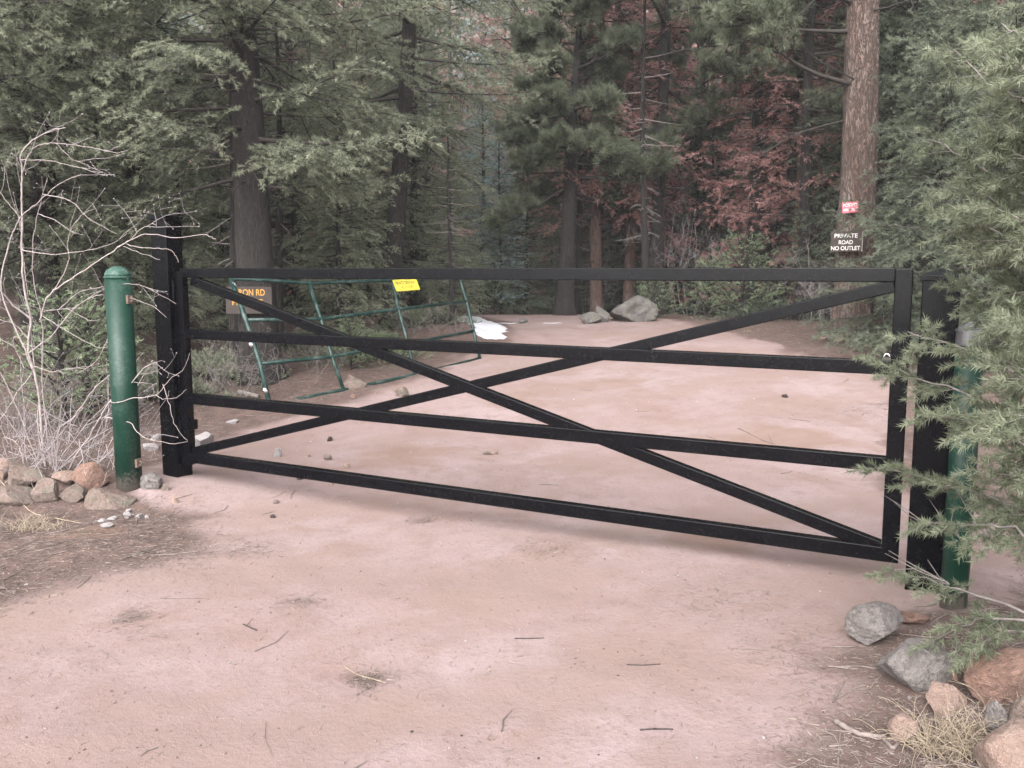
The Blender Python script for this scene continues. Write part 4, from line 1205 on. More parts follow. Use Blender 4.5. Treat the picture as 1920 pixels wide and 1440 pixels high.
LG = 'rocks heaped left of the green bollard'
rock('rock', -22, 24, 864, 906, 'rock_pink', 'pink rock at the left picture edge in the heap beside the bare shrub', group=LG)
rock('rock', 12, 92, 868, 924, 'rock_tan', 'largest grey-topped rock of the heap below the bare shrub', group=LG)
rock('rock', -10, 74, 912, 948, 'rock_tan', 'flat dusty rock at the foot of the heap near the left edge', group=LG, sink=0.4)
rock('rock', 66, 112, 896, 943, 'rock_tan', 'upright dusty rock leaning right of the largest rock in the heap', group=LG)
rock('rock', 100, 144, 887, 916, 'rock_pink', 'pale pinkish rock lying on top in the middle of the heap', group=LG, sink=0.02)
rock('rock', 110, 169, 908, 942, 'rock_tan', 'low rounded rock in front of the reddish block', group=LG, sink=0.35)
rock('rock', 142, 206, 868, 922, 'rock_red', 'reddish block of rock at the right end of the heap', group=LG, cuts=8)
rock('rock', 163, 252, 908, 952, 'rock_tan', 'low dirt-covered rock half buried in front of the green bollard', group=LG, sink=0.5)
rock('rock', 262, 306, 888, 919, 'rock_grey', 'grey rock wedged between the green bollard and the tall gate post')
rock('stone', 306, 319, 905, 920, 'rock_tan', 'small upright tan stone at the foot of the tall gate post', 'stone', sub=4)
rock('rock', 363, 402, 812, 838, 'rock_white', 'bright white rock just right of the tall gate post', cuts=14)
rock('rock', 352, 378, 826, 846, 'rock_white', 'smaller white rock touching the right foot of the tall gate post', sub=4)
rock('stone', 268, 300, 834, 848, 'rock_white', 'flat white stone seen between the bollard and the tall gate post', 'stone', sub=4)
rock('stone', 283, 303, 816, 828, 'rock_white', 'pale stone behind the flat white stone left of the tall gate post', 'stone', sub=4)
W_ = 'white chips strewn in front of the bollard'
for i, (a0, a1, b0, b1, lab) in enumerate([(233, 247, 959, 973, 'upright white chip, tallest of those strewn in front of the bollard'),
        (201, 219, 966, 975, 'flat white chip left of the upright one'), (252, 268, 960, 970, 'broad white chip right of the upright one'),
        (187, 214, 985, 994, 'flat white chip nearest the camera below the heap of rocks'), (190, 203, 929, 937, 'white chip lying on the half buried rock by the bollard'),
        (318, 336, 930, 944, 'pinkish white chip in front of the tall gate post'), (236, 246, 948, 955, 'small pale chip behind the upright white chip'),
        (271, 280, 962, 970, 'small white chip at the right end of the strewn chips'), (184, 200, 972, 980, 'grey-white chip left of the flat white chips')]):
    rock('stone', a0, a1, b0, b1, 'rock_white' if i != 5 else 'rock_pink', lab, 'stone', W_, sub=4, sink=0.15)
for (a0, a1, b0, b1, mt, lab) in [
        (512, 529, 839, 858, 'rock_white', 'pointed white stone on the road under the lowest gate rail'),
        (607, 623, 853, 865, 'rock_tan', 'flat tan stone on the road right of the pointed white stone'),
        (577, 583, 852, 858, 'rock_pink', 'tiny pink stone between the pointed white stone and the flat tan stone'),
        (645, 655, 869, 878, 'rock_pink', 'small pink stone just above the lowest gate rail'),
        (905, 921, 846, 853, 'rock_tan', 'left one of two flat tan stones on the road below the crossing braces'),
        (917, 934, 845, 853, 'rock_pink', 'right one of two flat stones on the road below the crossing braces'),
        (614, 624, 818, 828, 'rock_dark', 'dark brown knobbly stone on the road beyond the lowest rail'),
        (506, 517, 963, 970, 'rock_dark', 'dark brown stone on the road in front of the gate left of centre'),
        (557, 571, 894, 901, 'rock_dark', 'dark stone just below the lowest gate rail near the tall post'),
        (1464, 1477, 738, 745, 'rock_dark', 'dark brown stone on the pale road beyond the second gate rail'),
        (1213, 1223, 648, 653, 'rock_dark', 'dark stone high on the road near the crest'),
        (985, 992, 701, 708, 'rock_dark', 'small dark stone right of the crossing braces'),
        (617, 625, 905, 911, 'rock_pink', 'small pink stone in front of the lowest gate rail'),
        (512, 524, 935, 943, 'rock_tan', 'small tan stone on the road in front of the gate near the tall post'),
        (640, 690, 699, 728, 'rock_tan', 'largest tan rock on the ground under the leaning pipe gate'),
        (738, 767, 726, 745, 'rock_tan', 'tan rock just right of the pipe gate and above the crossing braces'),
        (658, 668, 737, 746, 'rock_red', 'small reddish stone below the largest tan rock at the pipe gate'),
        (425, 448, 786, 794, 'rock_white', 'small white stone beyond the third rail near the tall post'),
        (340, 412, 719, 740, 'rock_tan', 'long pale rock on the litter behind the third rail by the tall post')]:
    big = a1 - a0 > 24
    rock('rock' if big else 'stone', a0, a1, b0, b1, mt, lab, 'rock' if big else 'stone', sub=5 if big else 4, sink=0.15 if not big else 0.25)
rock('boulder', 1140, 1234, 553, 604, 'boulder', 'big rounded grey boulder at the road crest behind the fir sapling', 'boulder', cuts=8, rough=0.10, sink=0.15)
rock('boulder', 1114, 1142, 573, 604, 'boulder', 'middle grey boulder left of the big rounded one at the crest', 'boulder', cuts=6, sink=0.15)
rock('boulder', 1084, 1126, 584, 607, 'boulder', 'low grey boulder at the left end of the row at the crest', 'boulder', cuts=6, sink=0.2)
rock('stone', 972, 990, 597, 607, 'boulder', 'small grey stone at the crest right of the snow patch', 'stone', sub=4)
PG = 'stones laid at the foot of the big pine'
for (a0, a1, b0, b1, mt, lab) in [(1543, 1566, 628, 640, 'rock_grey', 'grey stone left of the big pine trunk, largest of those at its foot'), (1536, 1549, 634, 642, 'rock_pink', 'pinkish stone farthest left at the foot of the big pine'),
        (1560, 1583, 634, 642, 'rock_pink', 'long pale stone touching the left foot of the big pine'), (1582, 1595, 638, 645, 'rock_pink', 'small pale stone in the middle before the big pine'),
        (1593, 1604, 637, 645, 'rock_pink', 'round pale stone right of the middle before the big pine'), (1602, 1616, 640, 648, 'rock_tan', 'tan stone at the right foot of the big pine'),
        (1614, 1631, 645, 652, 'rock_pink', 'flat pale stone farthest right at the foot of the big pine')]:
    rock('stone', a0, a1, b0, b1, mt, lab, 'stone', PG, sub=4, sink=0.1)
rock('rock', 1590, 1698, 1134, 1215, 'rock_grey', 'pale grey flat-topped rock at the foot of the right gate post', sink=0.08, depth=0.7, cuts=9)
rock('rock', 1688, 1738, 1144, 1174, 'rock_red', 'tan-red rock tucked behind the pale grey flat-topped rock', sink=0.15)
rock('rock', 1648, 1774, 1204, 1292, 'rock_grey', 'large speckled grey rock below the lowest fir bough', sink=0.25, depth=0.8)
rock('rock', 1769, 1802, 1246, 1279, 'rock_red', 'small red rock between the speckled grey rock and the big orange-tan one', sub=4)
rock('rock', 1800, 1830, 1220, 1253, 'rock_tan', 'small tan rock under the fir boughs above the small red rock', sub=4)
rock('rock', 1806, 1938, 1230, 1334, 'rock_red', 'big rounded orange-tan rock at the right edge under the fir', sink=0.2, cuts=7)
rock('rock', 1735, 1810, 1288, 1340, 'rock_pink', 'dusty pink rock half buried behind the dry grass', sink=0.4)
rock('rock', 1842, 1890, 1318, 1384, 'rock_grey', 'bluish grey rock right of the dry grass tuft')
rock('rock', 1886, 1956, 1310, 1395, 'rock_tan', 'grey-tan rock cut by the right picture edge below the big orange-tan rock')
rock('rock', 1838, 1990, 1378, 1490, 'rock_pink', 'large pink rock in the bottom right corner', sink=0.2, cuts=8)
rock('rock', 1666, 1714, 1343, 1393, 'rock_pink', 'angular pink rock left of the dry grass tuft', cuts=7, sink=0.1)

# ------------------------------------------------------------------ snow
def snow(poly_px, thick, label, step=0.03):
    pg_ = [tuple(G(*p)[:2]) for p in poly_px]
    ax = np.array(pg_); x0, y0 = ax.min(0) - 0.05; x1, y1 = ax.max(0) + 0.05
    X, Y = np.meshgrid(np.arange(x0, x1, step), np.arange(y0, y1, step))
    sh = X.shape; x = X.ravel(); y = Y.ravel()
    d = seg_dist(x, y, pg_ + [pg_[0]]) * np.where(inside(x, y, pg_), 1, -1) + 0.10 * fbm2(x, y, 0.22, 4, 31)
    keep = d > 0
    z = H(x, y) + np.where(keep, thick * (1 - np.exp(-np.maximum(d, 0) / 0.06)) + 0.012 * fbm2(x, y, 0.12, 3, 9), 0) - 0.004
    idx = np.arange(x.size).reshape(sh)
    q = np.stack([idx[:-1, :-1], idx[:-1, 1:], idx[1:, 1:], idx[1:, :-1]], -1).reshape(-1, 4)
    q = q[keep[q].sum(1) >= 1]
    used, inv = np.unique(q, return_inverse=True)
    me = mesh_raw('snow_patch', np.stack([x, y, z], 1)[used], inv.ravel(), np.arange(0, q.size, 4), np.full(len(q), 4), True)
    tag(link('snow_patch', me, M['snow']), label, 'snow')
snow([(846, 597), (880, 593), (905, 598), (930, 605), (944, 612), (952, 632), (938, 638), (905, 638), (889, 622), (868, 606)], 0.025, 'dirty white snow patch on the bank left of the road crest')
snow([(926, 605.5), (1052, 605.5), (1050, 607.0), (945, 608.0)], 0.008, 'thin strip of snow along the road crest', 0.04)

# ------------------------------------------------------------------ bare shrub at the left
def bare_shrub():
    rng = np.random.default_rng(8)
    base = G(92, 888)
    root = thing('bare_shrub', 'leafless pale shrub with arching stems behind the heaped rocks at the left', 'shrub', base)
    stems = [
     ([(90, 890), (82, 852), (72, 730), (54, 660), (57, 597), (45, 540), (41, 469), (42, 409), (40, 364), (42, 322), (39, 295), (48, 275), (67, 260), (95, 245), (122, 240)], 6.55, 6.2, 11),
     ([(57, 597), (25, 572), (2, 545), (-40, 500)], 6.4, 6.2, 8),
     ([(42, 330), (44, 320), (55, 289), (73, 273), (104, 268), (155, 274), (193, 282), (220, 287), (240, 282)], 6.3, 5.9, 4),
     ([(40, 299), (93, 302), (142, 313), (189, 324)], 6.25, 6.0, 3),
     ([(104, 268), (128, 292), (142, 302), (170, 300)], 6.1, 6.1, 2),
     ([(70, 715), (40, 640), (2, 544), (16, 462), (27, 431), (42, 404), (73, 378), (98, 355), (124, 338), (153, 327)], 6.5, 6.1, 7),
     ([(42, 467), (47, 469), (96, 477), (144, 472), (200, 461), (238, 438)], 6.3, 5.9, 4),
     ([(75, 600), (89, 558), (124, 529), (169, 500), (222, 464), (262, 442), (290, 439), (329, 446), (381, 440), (405, 448)], 6.35, 5.8, 6),
     ([(222, 464), (248, 446), (262, 430), (285, 420), (292, 422)], 5.95, 5.85, 3),
     ([(230, 457), (266, 464), (303, 466), (318, 468), (330, 480), (335, 492)], 5.95, 5.8, 3),
     ([(232, 462), (262, 474), (300, 487)], 5.95, 5.8, 2),
     ([(100, 548), (128, 493), (127, 458), (133, 431), (156, 402), (180, 390)], 6.3, 6.0, 4),
     ([(80, 364), (133, 377), (164, 407), (218, 438)], 6.2, 6.0, 3),
     ([(71, 401), (102, 413), (142, 439)], 6.3, 6.1, 3),
     ([(48, 520), (42, 458), (38, 413), (16, 382), (0, 362), (-20, 350)], 6.45, 6.4, 4),
     ([(41, 440), (30, 395), (18, 358)], 6.4, 6.3, 3),
     ([(66, 700), (58, 620), (52, 558), (48, 518), (40, 467)], 6.5, 6.4, 5),
     ([(95, 890), (92, 850), (79, 715), (80, 627), (75, 577), (69, 558), (61, 507), (64, 440), (73, 391), (89, 333)], 6.6, 6.4, 6),
     ([(95, 890), (100, 827), (110, 805), (140, 780), (175, 732), (205, 705), (225, 692)], 6.5, 6.0, 8),
     ([(130, 880), (145, 850), (172, 812), (190, 780), (207, 752), (235, 730), (265, 695), (280, 684), (295, 680)], 6.3, 5.85, 8),
     ([(207, 752), (217, 755), (250, 747), (292, 740), (318, 712), (345, 690), (356, 662)], 6.0, 5.75, 4),
     ([(292, 740), (305, 748), (330, 745), (350, 730)], 5.82, 5.7, 2.5),
     ([(305, 720), (318, 760), (330, 800), (352, 826)], 5.8, 5.75, 2.5),
     ([(197, 782), (242, 792), (257, 810), (275, 822), (297, 827), (325, 832), (352, 828)], 6.0, 5.75, 3.5),
     ([(30, 900), (5, 830), (17, 822), (35, 837), (45, 870), (56, 897), (75, 945)], 6.3, 5.9, 3.5),
     ([(60, 700), (65, 687), (95, 697), (125, 691), (160, 690)], 6.4, 6.1, 3.5),
     ([(54, 662), (95, 630), (132, 587), (165, 560), (200, 540), (240, 522)], 6.4, 6.0, 5),
     ([(77, 585), (125, 580), (165, 600), (188, 600)], 6.4, 6.1, 3),
     ([(77, 590), (125, 620), (180, 650), (208, 648)], 6.4, 6.1, 3),
     ([(45, 690), (25, 640), (34, 632), (50, 655)], 6.4, 6.3, 3),
     ([(90, 890), (75, 830), (72, 760), (90, 700)], 6.6, 6.6, 8),
     ([(85, 890), (60, 840), (30, 760), (0, 700), (-40, 660)], 6.6, 6.4, 6),
     ([(100, 890), (128, 830), (128, 810), (160, 850), (186, 868), (186, 880)], 6.4, 6.2, 3),
     ([(60, 700), (30, 740), (5, 780), (-20, 800)], 6.4, 6.3, 4),
     ([(145, 700), (185, 670), (228, 563), (229, 558)], 6.2, 6.0, 2.5),
     ([(135, 580), (180, 555), (230, 556), (283, 573), (312, 595)], 6.2, 5.85, 3),
     ([(110, 580), (150, 548), (205, 536), (262, 534), (330, 570)], 6.2, 5.85, 3),
     ([(65, 650), (30, 610), (0, 600), (-30, 590)], 6.5, 6.4, 5)]
    W = Wood(); Tw = Wood(); acc = []
    for pts, y0, y1, rmm in stems:
        n = len(pts); Yd = np.linspace(y0, y1, n)
        p = np.array([at(*q, Y) for q, Y in zip(pts, Yd)]) - base
        # Catmull-Rom resample
        pe = np.concatenate([[2 * p[0] - p[1]], p, [2 * p[-1] - p[-2]]])
        out = []
        for i in range(n - 1):
            a, b_, c_, d_ = pe[i:i + 4]
            for u in np.arange(0, 1, 0.2):
                out.append(0.5 * (2 * b_ + (c_ - a) * u + (2 * a - 5 * b_ + 4 * c_ - d_) * u * u + (3 * b_ - a - 3 * c_ + d_) * u ** 3))
        out.append(p[-1]); P = np.array(out)
        P[1:-1] += rng.normal(size=(len(P) - 2, 3)) * 0.0022
        r = np.linspace(max(0.0021, rmm * 0.0010), max(0.0012, rmm * 0.00028), len(P))
        W.add(P[None], r[None], 7)
        if y1 > 5.82: acc.append((P, rmm))
    def twig(p, d, L, r, depth=0):
        n = 6; P = [p]; dd = d
        for _ in range(n - 1):
            dd = unit(dd + rng.normal(size=3) * 0.11); P.append(P[-1] + dd * L / (n - 1))
        P = np.array(P); Tw.add(P[None], np.linspace(r, r * 0.5, n)[None], 4)
        if depth < 2:
            for _ in range(rng.integers(0, 3)):
                j = rng.integers(1, n - 1)
                twig(P[j], unit(P[j + 1] - P[j] + rng.normal(size=3) * 0.8), L * rng.uniform(0.3, 0.6), r * 0.7, depth + 1)
        # buds
        Tw.add(np.stack([P[-1], P[-1] + dd * 0.006, P[-1] + dd * 0.013])[None], np.array([[r * 0.6, 0.004, 0.001]]), 4)
    for P, rmm in acc:
        for _ in range(max(1, int(len(P) * 0.15))):
            j = rng.integers(2, len(P) - 1); t_ = unit(P[j] - P[j - 1])
            twig(P[j], unit(t_ * 1.2 + rng.normal(size=3) * np.array([0.7, 0.4, 0.6])), rng.uniform(0.10, 0.36), 0.0018)
    # thin suckers round the base
    for _ in range(46):
        b0 = np.array([rng.normal() * 0.22, rng.normal() * 0.12, 0.0]); 
        twig(b0, unit(np.array([rng.normal() * 0.75 + 0.1, rng.normal() * 0.5, 0.55 + rng.random()])), rng.uniform(0.3, 0.95), rng.uniform(0.0018, 0.0042), 0)
    for _ in range(20):
        b0 = np.array([0.25 + rng.normal() * 0.3, -0.1 + rng.normal() * 0.15, 0.05 + rng.random() * 0.35]); 
        twig(b0, unit(np.array([rng.normal() + 0.3, rng.normal() * 0.5 - 0.2, 0.2 + rng.normal() * 0.5])), rng.uniform(0.3, 0.7), 0.0028, 0)
    link('stems', W.mesh('stems'), M['twig_pale'], root)
    link('twigs', Tw.mesh('twigs'), M['twig_grey'], root)
bare_shrub()

def brush(seed, h, n, spread, mat, label, px, Y, name='bare_shrub', r0=0.006):
    rng = np.random.default_rng(seed); W = Wood()
    def br(p, d, L, r, dep):
        k_ = 7; P = [p]; dd = d
        for _ in range(k_ - 1):
            dd = unit(dd + rng.normal(size=3) * 0.14 + np.array([0, 0, 0.05])); P.append(P[-1] + dd * L / (k_ - 1))
        P = np.array(P); W.add(P[None], np.linspace(r, r * 0.45, k_)[None], 4)
        if dep < 3:
            for _ in range(rng.integers(3, 5)):
                j = rng.integers(1, k_ - 1)
                br(P[j], unit(P[j + 1] - P[j] + rng.normal(size=3) * 0.28), L * rng.uniform(0.35, 0.6), max(0.002, r * 0.6), dep + 1)
    for _ in range(n):
        br(np.array([rng.normal() * spread * 0.4, rng.normal() * spread * 0.4, 0]), unit(np.array([rng.normal() * spread * 0.5, rng.normal() * spread * 0.5, 1.0])), h * rng.uniform(0.6, 1.0), r0, 0)
    o = link(name, W.mesh(name), M[mat])
    place(o, px, Y)
    return tag(o, label, 'shrub')
b1 = brush(3, 2.6, 9, 0.5, 'twig_grey', 'pale grey leafless brush right of the big rounded boulder', 1300, 18.6)
brush(4, 3.6, 6, 0.5, 'twig_grey', 'tall pale leafless stems behind the brush right of the straight dark pine', 1345, 22.0)
brush(5, 1.6, 8, 0.5, 'twig_grey', 'pale leafless brush just left of the big red-barked pine', 1545, 15.6)
brush(6, 1.5, 8, 0.6, 'twig_grey', 'grey leafless brush just right of the foot of the big red-barked pine', 1665, 14.6)
brush(9, 2.0, 8, 0.6, 'twig_grey', 'greyish leafless brush at the crest between the leaning pine and the low boulder', 1098, 19.5)
def low_mat(px, Y, rx, ry, h, mat, label, seed, n=900):
    rng = np.random.default_rng(seed)
    xx = X_at(px, Y, gz(X_at(px, Y), Y)); c = np.array([xx, Y, gz(xx, Y)])
    u = rng.normal(size=(n, 2)) * 0.42; rr = np.clip(1 - (u ** 2).sum(1), 0.05, 1)
    hh = h * rr * rng.uniform(0.35, 1.0, n) * (1 + 0.8 * fbm2(u[:, 0] * rx, u[:, 1] * ry, 0.3, 3, seed))
    P = np.stack([u[:, 0] * rx, u[:, 1] * ry, 0 * hh], 1); P[:, 2] = H(P[:, 0] + xx, P[:, 1] + Y) - c[2] + hh * 0.8
    D = unit(np.stack([u[:, 0] * 1.2 + rng.normal(size=n) * 0.5, u[:, 1] * 1.2 + rng.normal(size=n) * 0.5, 0.5 + 0.4 * rng.random(n)], 1))
    V, t = needles(rng, P, D, rng.uniform(0.06, 0.14, n), 18, 0.036, 0.009, 25, 65)
    root = thing('low_shrub', label, 'shrub', c)
    W = Wood(); i = np.arange(0, n, 3); b0 = P[i] * np.array([0.6, 0.6, 0]); b0[:, 2] = H(b0[:, 0] + xx, b0[:, 1] + Y) - c[2] - 0.02
    W.add(np.stack([b0, (b0 + P[i]) / 2 + np.array([0, 0, 0.02]), P[i] + D[i] * 0.05], 1), np.broadcast_to(np.array([0.005, 0.004, 0.002]), (len(i), 3)), 3)
    link('stems', W.mesh('stems'), M['limb'], root)
    link('foliage', leaf_mesh('foliage', [V], [t]), M[mat], root)
low_mat(395, 10.3, 0.8, 0.5, 0.30, 'fir', 'low green ground shrub between the tall gate post and the thick dark fir', 3)
low_mat(690, 11.6, 0.75, 0.5, 0.34, 'fir_bright', 'low yellow-green ground shrub behind the middle of the pipe gate', 4)
low_mat(600, 12.2, 0.8, 0.5, 0.30, 'fir', 'low dull green ground shrub deep behind the pipe gate', 5)
low_mat(290, 9.2, 0.7, 0.4, 0.35, 'fir', 'low dark shrub in the shade behind the green bollard', 6)
low_mat(790, 13.6, 0.7, 0.5, 0.35, 'fir', 'low shrub behind the right half of the pipe gate', 7)
low_mat(1480, 16.0, 1.4, 0.6, 0.35, 'fir_deep', 'low dark scrub along the road edge left of the big red-barked pine', 8)
low_mat(1752, 14.2, 0.8, 0.5, 0.4, 'fir_deep', 'low dark scrub right of the foot of the big red-barked pine', 9)
brush(16, 0.5, 16, 1.2, 'limb_grey', 'dead brush on the litter around the dead trunk left of the thick dark fir', 420, 9.9, r0=0.004)
brush(17, 0.55, 14, 1.0, 'limb_grey', 'dead brush in the shade behind the middle of the pipe gate', 580, 11.2, r0=0.004)
brush(18, 0.5, 14, 1.0, 'limb_grey', 'dead brush behind the right end of the pipe gate', 800, 12.8, r0=0.004)
brush(12, 0.8, 12, 0.9, 'limb_grey', 'low dead brush on the litter right of the tall gate post', 395, 9.4, r0=0.004)
brush(13, 0.9, 14, 0.9, 'limb_grey', 'tangle of dead grey brush behind the bare shrub', 130, 7.5, r0=0.004)
brush(14, 0.8, 12, 0.9, 'limb_grey', 'dead grey brush at the left edge behind the heap of rocks', 15, 7.6, r0=0.004)
brush(15, 0.6, 10, 0.9, 'limb_grey', 'low dead brush behind the foot of the green bollard', 275, 8.3, r0=0.004)

# ------------------------------------------------------------------ sticks lying about
def stick(pts, r, label, mat='stick', lift=0.01, fork=None, cat='stick'):
    P = np.array([G(*q) for q in pts]); P[:, 2] += r * 0.8 + lift * 0
    mb = MB(); n = len(P)
    t_ = np.linspace(0, n - 1, 4 * n); i = np.clip(t_.astype(int), 0, n - 2); f = (t_ - i)[:, None]
    Q = P[i] * (1 - f) + P[i + 1] * f
    rr = r * (1 + 0.12 * np.sin(np.arange(len(Q)) * 2.3)) * np.linspace(1, 0.7, len(Q))
    mb.tube(Q, rr, 8)
    if fork:
        for a_, b_ in fork:
            A_ = G(*a_); B_ = G(*b_); A_[2] += r; B_[2] += r + 0.02
            mb.tube([A_, (A_ + B_) / 2, B_], [r * .6, r * .5, r * .3], 6)
    me = mb.mesh('stick', True)
    o = link('stick', me, M[mat]); return tag(o, label, cat)
stick([(1566, 1357), (1590, 1372), (1612, 1382), (1660, 1387)], 0.011, 'thick dead stick lying in the litter at the bottom right')
stick([(1656, 1389), (1674, 1406), (1684, 1396)], 0.0075, 'short pale crooked stick right of the thick dead stick')
stick([(1385, 806), (1400, 812), (1433, 827), (1465, 837), (1500, 850)], 0.005, 'long thin branched twig on the road behind the third gate rail', fork=[((1450, 833), (1441, 822)), ((1465, 837), (1488, 840))])
stick([(1478, 785), (1498, 789), (1519, 792)], 0.006, 'short straight twig on the road above the long branched twig')
stick([(645, 1248), (670, 1262), (723, 1278)], 0.0022, 'thin pale straw lying over a dark clump on the near road', 'grass_dry')
stick([(456, 1172), (482, 1184), (478, 1180)], 0.003, 'small dark forked twig on the near road left of centre', 'limb', fork=[((462, 1176), (474, 1170))])
stick([(965, 1198), (990, 1198), (1020, 1196)], 0.0028, 'thin dark twig on the near road right of centre', 'limb')
stick([(1175, 1247), (1205, 1248), (1238, 1244)], 0.0028, 'thin dark twig on the near road towards the right', 'limb')
stick([(1200, 1370), (1225, 1368), (1262, 1367)], 0.003, 'dark twig near the bottom of the road right of centre', 'limb', fork=[((1225, 1368), (1246, 1378))])
stick([(410, 698), (420, 710), (432, 724)], 0.012, 'short pale stick on the ground seen between second and third rail', 'twig_pale')
stick([(448, 738), (465, 742), (484, 748)], 0.035, 'weathered log end lying at the foot of the thick dark fir', 'limb_grey')
stick([(640, 640), (660, 632), (690, 622)], 0.022, 'pale fallen branch in the shade behind the middle of the pipe gate', 'twig_pale')
stick([(590, 655), (570, 662), (545, 668)], 0.016, 'grey fallen branch behind the upper half of the pipe gate', 'limb_grey')
stick([(0, 905), (60, 958), (150, 978)], 0.004, 'dry stalk lying below the heap of rocks', 'grass_dry')

# ------------------------------------------------------------------ dry grass
def tuft(px, py, n, h, spread, label, seed):
    rng = np.random.default_rng(seed); c = G(px, py); W = Wood()
    for _ in range(n):
        b0 = np.array([rng.normal() * spread, rng.normal() * spread * 0.7, 0]); b0[2] = gz(c[0] + b0[0], c[1] + b0[1]) - c[2] - 0.01
        a = rng.random() * 6.28; L = h * rng.uniform(0.4, 1.1)
        P, d = limb_path(rng, b0, a, L, rng.uniform(35, 88), rng.uniform(-60, 40), 6, 0.2)
        W.add(P[None], np.linspace(0.0019, 0.0006, 6)[None], 3)
    o = link('grass_tuft', W.mesh('grass_tuft'), M['grass_dry']); o.location = c
    tag(o, label, 'grass')
tuft(1800, 1400, 420, 0.17, 0.075, 'straw-coloured dry grass tuft among the rocks at the bottom right', 1)
tuft(1890, 1310, 60, 0.16, 0.08, 'few dry grass blades on the big orange-tan rock at the right edge', 2)
tuft(60, 985, 140, 0.14, 0.085, 'dry straw tuft below the heap of rocks at the left', 3)
tuft(1290, 612, 90, 0.16, 0.9, 'dry grass along the road edge right of the big boulder', 4)

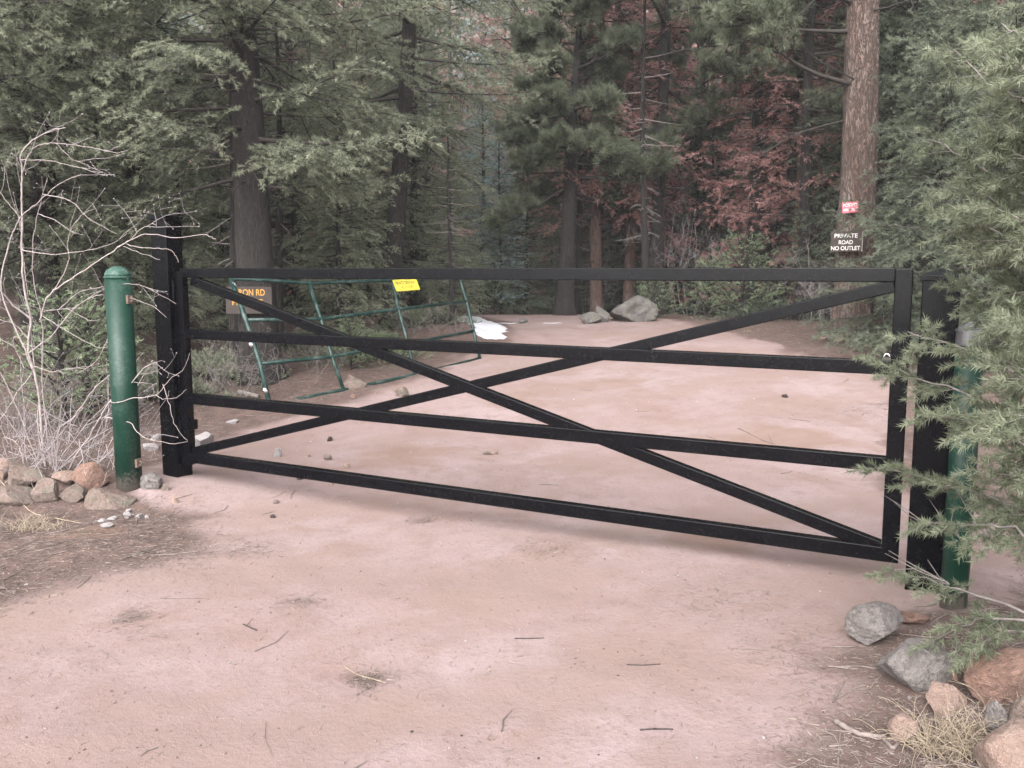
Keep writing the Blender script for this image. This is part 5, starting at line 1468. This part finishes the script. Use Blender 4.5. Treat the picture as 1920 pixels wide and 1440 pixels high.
# ------------------------------------------------------------------ litter, gravel
def scatter():
    rng = np.random.default_rng(21)
    N = 760000
    y = 1.7 + (15 - 1.7) * rng.random(N) ** 1.4
    x = rng.uniform(-1, 1, N) * (0.8 + 0.66 * y)
    l = litter(x, y)
    clump = sstep(0.12, 0.42, fbm2(x, y, 0.35, 3, 44))
    p = np.clip(0.42 * l + 0.005 + 0.10 * clump * (0.15 + l), 0, 1)
    for (px, py, rr, k_) in [(570, 1130, .09, .5), (690, 1272, .07, 1.0), (790, 975, .10, .6), (340, 1085 - 45, .25, .35), (250, 1160, .09, .6), (470, 1030, .14, .5), (1600, 770, .4, .25), (1020, 1030, .2, .2), (1350, 1120, .3, .12)]:
        c = on_ground(px, py); p = p + k_ * np.exp(-((x - c[0]) ** 2 + (y - c[1]) ** 2) / rr ** 2)
    keep = rng.random(N) < p
    x, y = x[keep], y[keep]; n = len(x)
    a = rng.random(n) * np.pi * 2; L = rng.uniform(0.015, 0.06, n)
    z = H(x, y) + 0.003
    d = np.stack([np.cos(a), np.sin(a), rng.normal(size=n) * 0.12], 1)
    P0 = np.stack([x, y, z], 1); P1 = P0 + d * L[:, None]
    P1[:, 2] = np.maximum(P1[:, 2], H(P1[:, 0], P1[:, 1]) + 0.002)
    sd = np.stack([-np.sin(a), np.cos(a), rng.normal(size=n) * 0.5], 1) * (rng.uniform(0.0009, 0.0019, n))[:, None]
    tag(link('pine_needle_litter', mesh_tris('pine_needle_litter', np.stack([P0 - sd, P0 + sd, P1], 1).reshape(-1, 3)), M['needle_litter']), 'fallen pine needles on the ground', None, kind='stuff')
    # twigs
    N = 9000
    y = 1.8 + 12 * rng.random(N) ** 1.3; x = rng.uniform(-1, 1, N) * (0.8 + 0.66 * y)
    keep = rng.random(N) < 0.26 * litter(x, y) + 0.010
    x, y = x[keep], y[keep]; n = len(x); a = rng.random(n) * 6.283; L = rng.uniform(0.05, 0.26, n)
    pts = []
    da = rng.normal(size=n) * 0.35
    for q in (0, 0.5, 1.0):
        X = x + L * q * np.cos(a + da * q); Y = y + L * q * np.sin(a + da * q); pts.append(np.stack([X, Y, H(X, Y) + 0.004], 1))
    r = rng.uniform(0.0012, 0.0035, n)
    V, Q = tube_batch(np.stack(pts, 1), np.stack([r, r, r * 0.5], 1), 4)
    tag(link('twig_litter', mesh_raw('twig_litter', V, Q.ravel(), np.arange(0, Q.size, 4), np.full(len(Q), 4)), M['stick']), 'small dead twigs strewn on the ground', None, kind='stuff')
    # gravel
    for nm, mt, N, s0, s1, pr in (('gravel', 'rock_pink', 30000, 0.0025, 0.008, 0.25), ('pale_gravel', 'rock_white', 5200, 0.003, 0.011, 0.14), ('dark_gravel', 'rock_dark', 9000, 0.002, 0.006, 0.09)):
        y = 1.7 + 10 * rng.random(N) ** 1.3; x = rng.uniform(-1, 1, N) * (0.8 + 0.66 * y)
        if nm == 'pale_gravel':
            c1 = on_ground(235, 960); c2 = on_ground(900, 735); c3 = on_ground(1640, 1350)
            wgt = pr * (0.2 + 2.2 * np.exp(-((x - c1[0]) ** 2 + (y - c1[1]) ** 2) / 0.3) + 1.5 * np.exp(-((x - c2[0]) ** 2 + (y - c2[1]) ** 2) / 2.5) + np.exp(-((x - c3[0]) ** 2 + (y - c3[1]) ** 2) / .3))
        else:
            wgt = pr * (0.3 + 0.9 * sstep(0.0, 0.4, fbm2(x, y, 0.6, 3, 61)))
        keep = rng.random(N) < wgt
        x, y = x[keep], y[keep]; n = len(x); s = rng.uniform(s0, s1, n) * rng.uniform(0.6, 1.0, n)
        V0, F0 = ico(1)
        J = 1 + 0.25 * rng.normal(size=(n, len(V0), 1))
        V = V0[None] * J * s[:, None, None] * np.array([1, 1, 0.65]) + np.stack([x, y, H(x, y) + s * 0.25], 1)[:, None]
        Fq = (F0[None] + (np.arange(n) * len(V0))[:, None, None]).reshape(-1, 3)
        tag(link(nm, mesh_raw(nm, V.reshape(-1, 3), Fq.ravel(), np.arange(0, Fq.size, 3), np.full(len(Fq), 3)), M[mt]), {'gravel': 'fine pinkish gravel on the ground', 'pale_gravel': 'pale quartz gravel on the ground', 'dark_gravel': 'dark crumbs of bark and grit on the ground'}[nm], None, kind='stuff')
scatter()

# ------------------------------------------------------------------ haze
def haze_box():
    mb = MB(); mb.box((0, 30, 17), (115, 0, 0), (0, 95, 0), (0, 0, 22))
    m = bpy.data.materials.new('pale_air'); m.use_nodes = True
    nt = m.node_tree; nt.nodes.clear()
    o = node(nt, 'ShaderNodeOutputMaterial'); v = node(nt, 'ShaderNodeVolumePrincipled')
    v.inputs['Color'].default_value = (0.93, 0.95, 0.97, 1); v.inputs['Density'].default_value = HAZE
    v.inputs['Anisotropy'].default_value = 0.0
    nt.links.new(v.outputs[0], o.inputs['Volume'])
    tag(link('haze', mb.mesh('haze'), m), 'thin pale air between the near and far trees', None, kind='stuff')
HAZE = 0.0009
haze_box()
